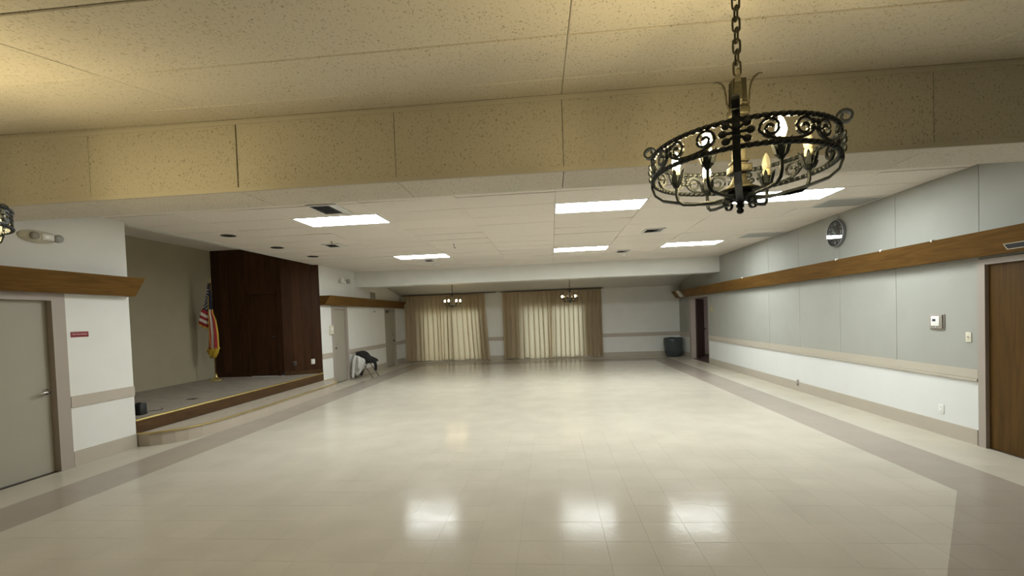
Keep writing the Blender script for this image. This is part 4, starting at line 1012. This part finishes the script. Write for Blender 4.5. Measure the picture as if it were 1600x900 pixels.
    for k in range(4):
        a = math.radians(20 + 90 * k); d = Vector((math.cos(a), math.sin(a), 0)); tn = (-d.y, d.x, 0); pts = [d * .02 + Vector((0, 0, .07)), d * .05 + Vector((0, 0, .078))]
        for i in range(17):
            t = i / 16; th = PI * .62 - t * 2.5 * PI; rr = .027 * (1 - .7 * t); pts.append(d * (.066 + rr * math.cos(th)) + Vector((0, 0, .05 + rr * math.sin(th))))
        MB().tube([tuple(p) for p in pts], 1, flat=(.013, .005), up=tn).build('bottom_scroll', 'iron', o)
    MB().lathe([(.0005, .10), (.082, .10), (.085, .106), (.062, .116), (.042, .132), (.030, .155), (.026, .17), (.0005, .17)], (0, 0, 0), 20).build('bell', 'iron_bronze', o)
    st_ = MB(); st_.rbox(-.024, .024, -.024, .024, .165, .46, .004)
    for z0, z1, w in ((.178, .215, .042), (.225, .236, .034), (.405, .416, .032), (.43, .468, .038), (.478, .49, .032)): st_.rbox(-w, w, -w, w, z0, z1, .007)
    st_.build('stem', 'iron_bronze', o)
    cr = MB(); cr.add([(-.03, -.03, .468), (.03, -.03, .468), (.03, .03, .468), (-.03, .03, .468), (-.027, -.027, .59), (.027, -.027, .59), (.027, .027, .59), (-.027, .027, .59)], [(0, 1, 2, 3), (4, 5, 6, 7), (0, 1, 5, 4), (1, 2, 6, 5), (2, 3, 7, 6), (3, 0, 4, 7)])
    crn = cr.build('crown', 'iron_bronze', o)
    for k in range(4):
        a = math.radians(-20 + 90 * k); d = Vector((math.cos(a), math.sin(a), 0)); tn = (-d.y, d.x, 0)
        pts = [d * r_ + Vector((0, 0, z)) for r_, z in [(.02, .468), (.036, .472), (.044, .49), (.047, .53), (.052, .565), (.064, .59), (.084, .602), (.10, .60)]]
        MB().tube([tuple(p) for p in pts], [1, 1.2, 1.5, 1.4, 1.2, .9, .6, .25], flat=(.022, .005), up=tn).build('leaf', 'iron_bronze', crn)
    # loop, chain links, ceiling canopy
    n = 14; MB().tube([(0, .016 * math.cos(2 * PI * i / n), .60 + .018 * math.sin(2 * PI * i / n)) for i in range(n)], .0042, 6, closed=True).build('loop', 'iron_bronze', o)
    z = .612; k = 0; top = (ztop - loc[2]) / S
    while z < top - .055:
        L_, w = .066, .0155; pts = []
        for i in range(16):
            th = 2 * PI * i / 16; s_, c_ = math.sin(th), math.cos(th); zz = z + L_ / 2 + (L_ / 2 - w) * (1 if s_ > 0 else -1) * min(1, abs(s_) * 3) + w * s_
            pts.append((w * c_, 0, zz) if k % 2 == 0 else (0, w * c_, zz))
        MB().tube(pts, .0046, 6, closed=True).build('chain_link', 'iron_bronze', o); z += L_ - .018; k += 1
    MB().lathe([(.0005, top - .065), (.008, top - .06), (.012, top - .045), (.05, top - .02), (.062, top + .012), (.0005, top + .012)], (0, 0, 0), 20).build('canopy', 'iron_bronze', o)
    return o
CZ = 2.0105
chandelier((.77, 1.915, CZ), 'black wrought-iron ring chandelier hanging in the upper right foreground', znear(1.915), ['0', '0', 'd', '1', '1', '1'], 'ring chandeliers')
chandelier((-2.985, 1.90, CZ), 'black wrought-iron ring chandelier cut off at the left edge', znear(1.90), ['1', '1', '1', '1', '0', '1'], 'ring chandeliers', .3)
def far_chandelier(loc, label, ztop, lit):
    o = thing('chandelier', label, 'chandelier', loc, 'small far chandeliers')
    top = ztop - loc[2]
    for k in range(6):
        a = math.radians(12 + 60 * k); d = Vector((math.cos(a), math.sin(a), 0))
        arm = MB().tube([tuple(d * r_ + Vector((0, 0, z))) for r_, z in [(.02, .05), (.10, .02), (.18, .03), (.235, .06), (.25, .10)]], .009, 6).build('arm', 'iron', o)
        b = d * .25 + Vector((0, 0, .10))
        MB().lathe([(.0005, 0), (.03, .005), (.042, .03), (.036, .036), (.018, .034), (.016, .06), (.0005, .06)], tuple(b), 12).build('cup', 'iron', arm)
        MB().lathe([(.0005, 0), (.018, .004), (.029, .026), (.031, .04), (.024, .062), (.0005, .078)], tuple(b + Vector((0, 0, .056))), 12).build('bulb', 'bulb_far' if lit[k] == '1' else 'bulb_off', arm)
    MB().lathe([(.0005, -.03), (.014, -.02), (.02, 0), (.05, .02), (.06, .045), (.03, .075), (.018, .12), (.03, .16), (.016, .20), (.014, .30), (.03, .33), (.034, .37), (.014, .40), (.0005, .40)], (0, 0, 0), 14).build('stem', 'iron', o)
    z = .39; k = 0
    while z < top - .05:
        pts = [((.017 * math.cos(2 * PI * i / 10) if k % 2 == 0 else 0), (0 if k % 2 == 0 else .017 * math.cos(2 * PI * i / 10)), z + .03 + .032 * math.sin(2 * PI * i / 10)) for i in range(10)]
        MB().tube(pts, .005, 5, closed=True).build('chain_link', 'iron', o); z += .05; k += 1
    MB().lathe([(.0005, top - .06), (.012, top - .05), (.06, top - .015), (.065, top + .012), (.0005, top + .012)], (0, 0, 0), 16).build('canopy', 'iron', o)
far_chandelier((-3.24, 14.9, 2.03), 'small far chandelier in front of the left curtains', zfar(14.9), '110111')
far_chandelier((.62, 14.9, 2.03), 'small far chandelier in front of the right curtains', zfar(14.9), '000101')
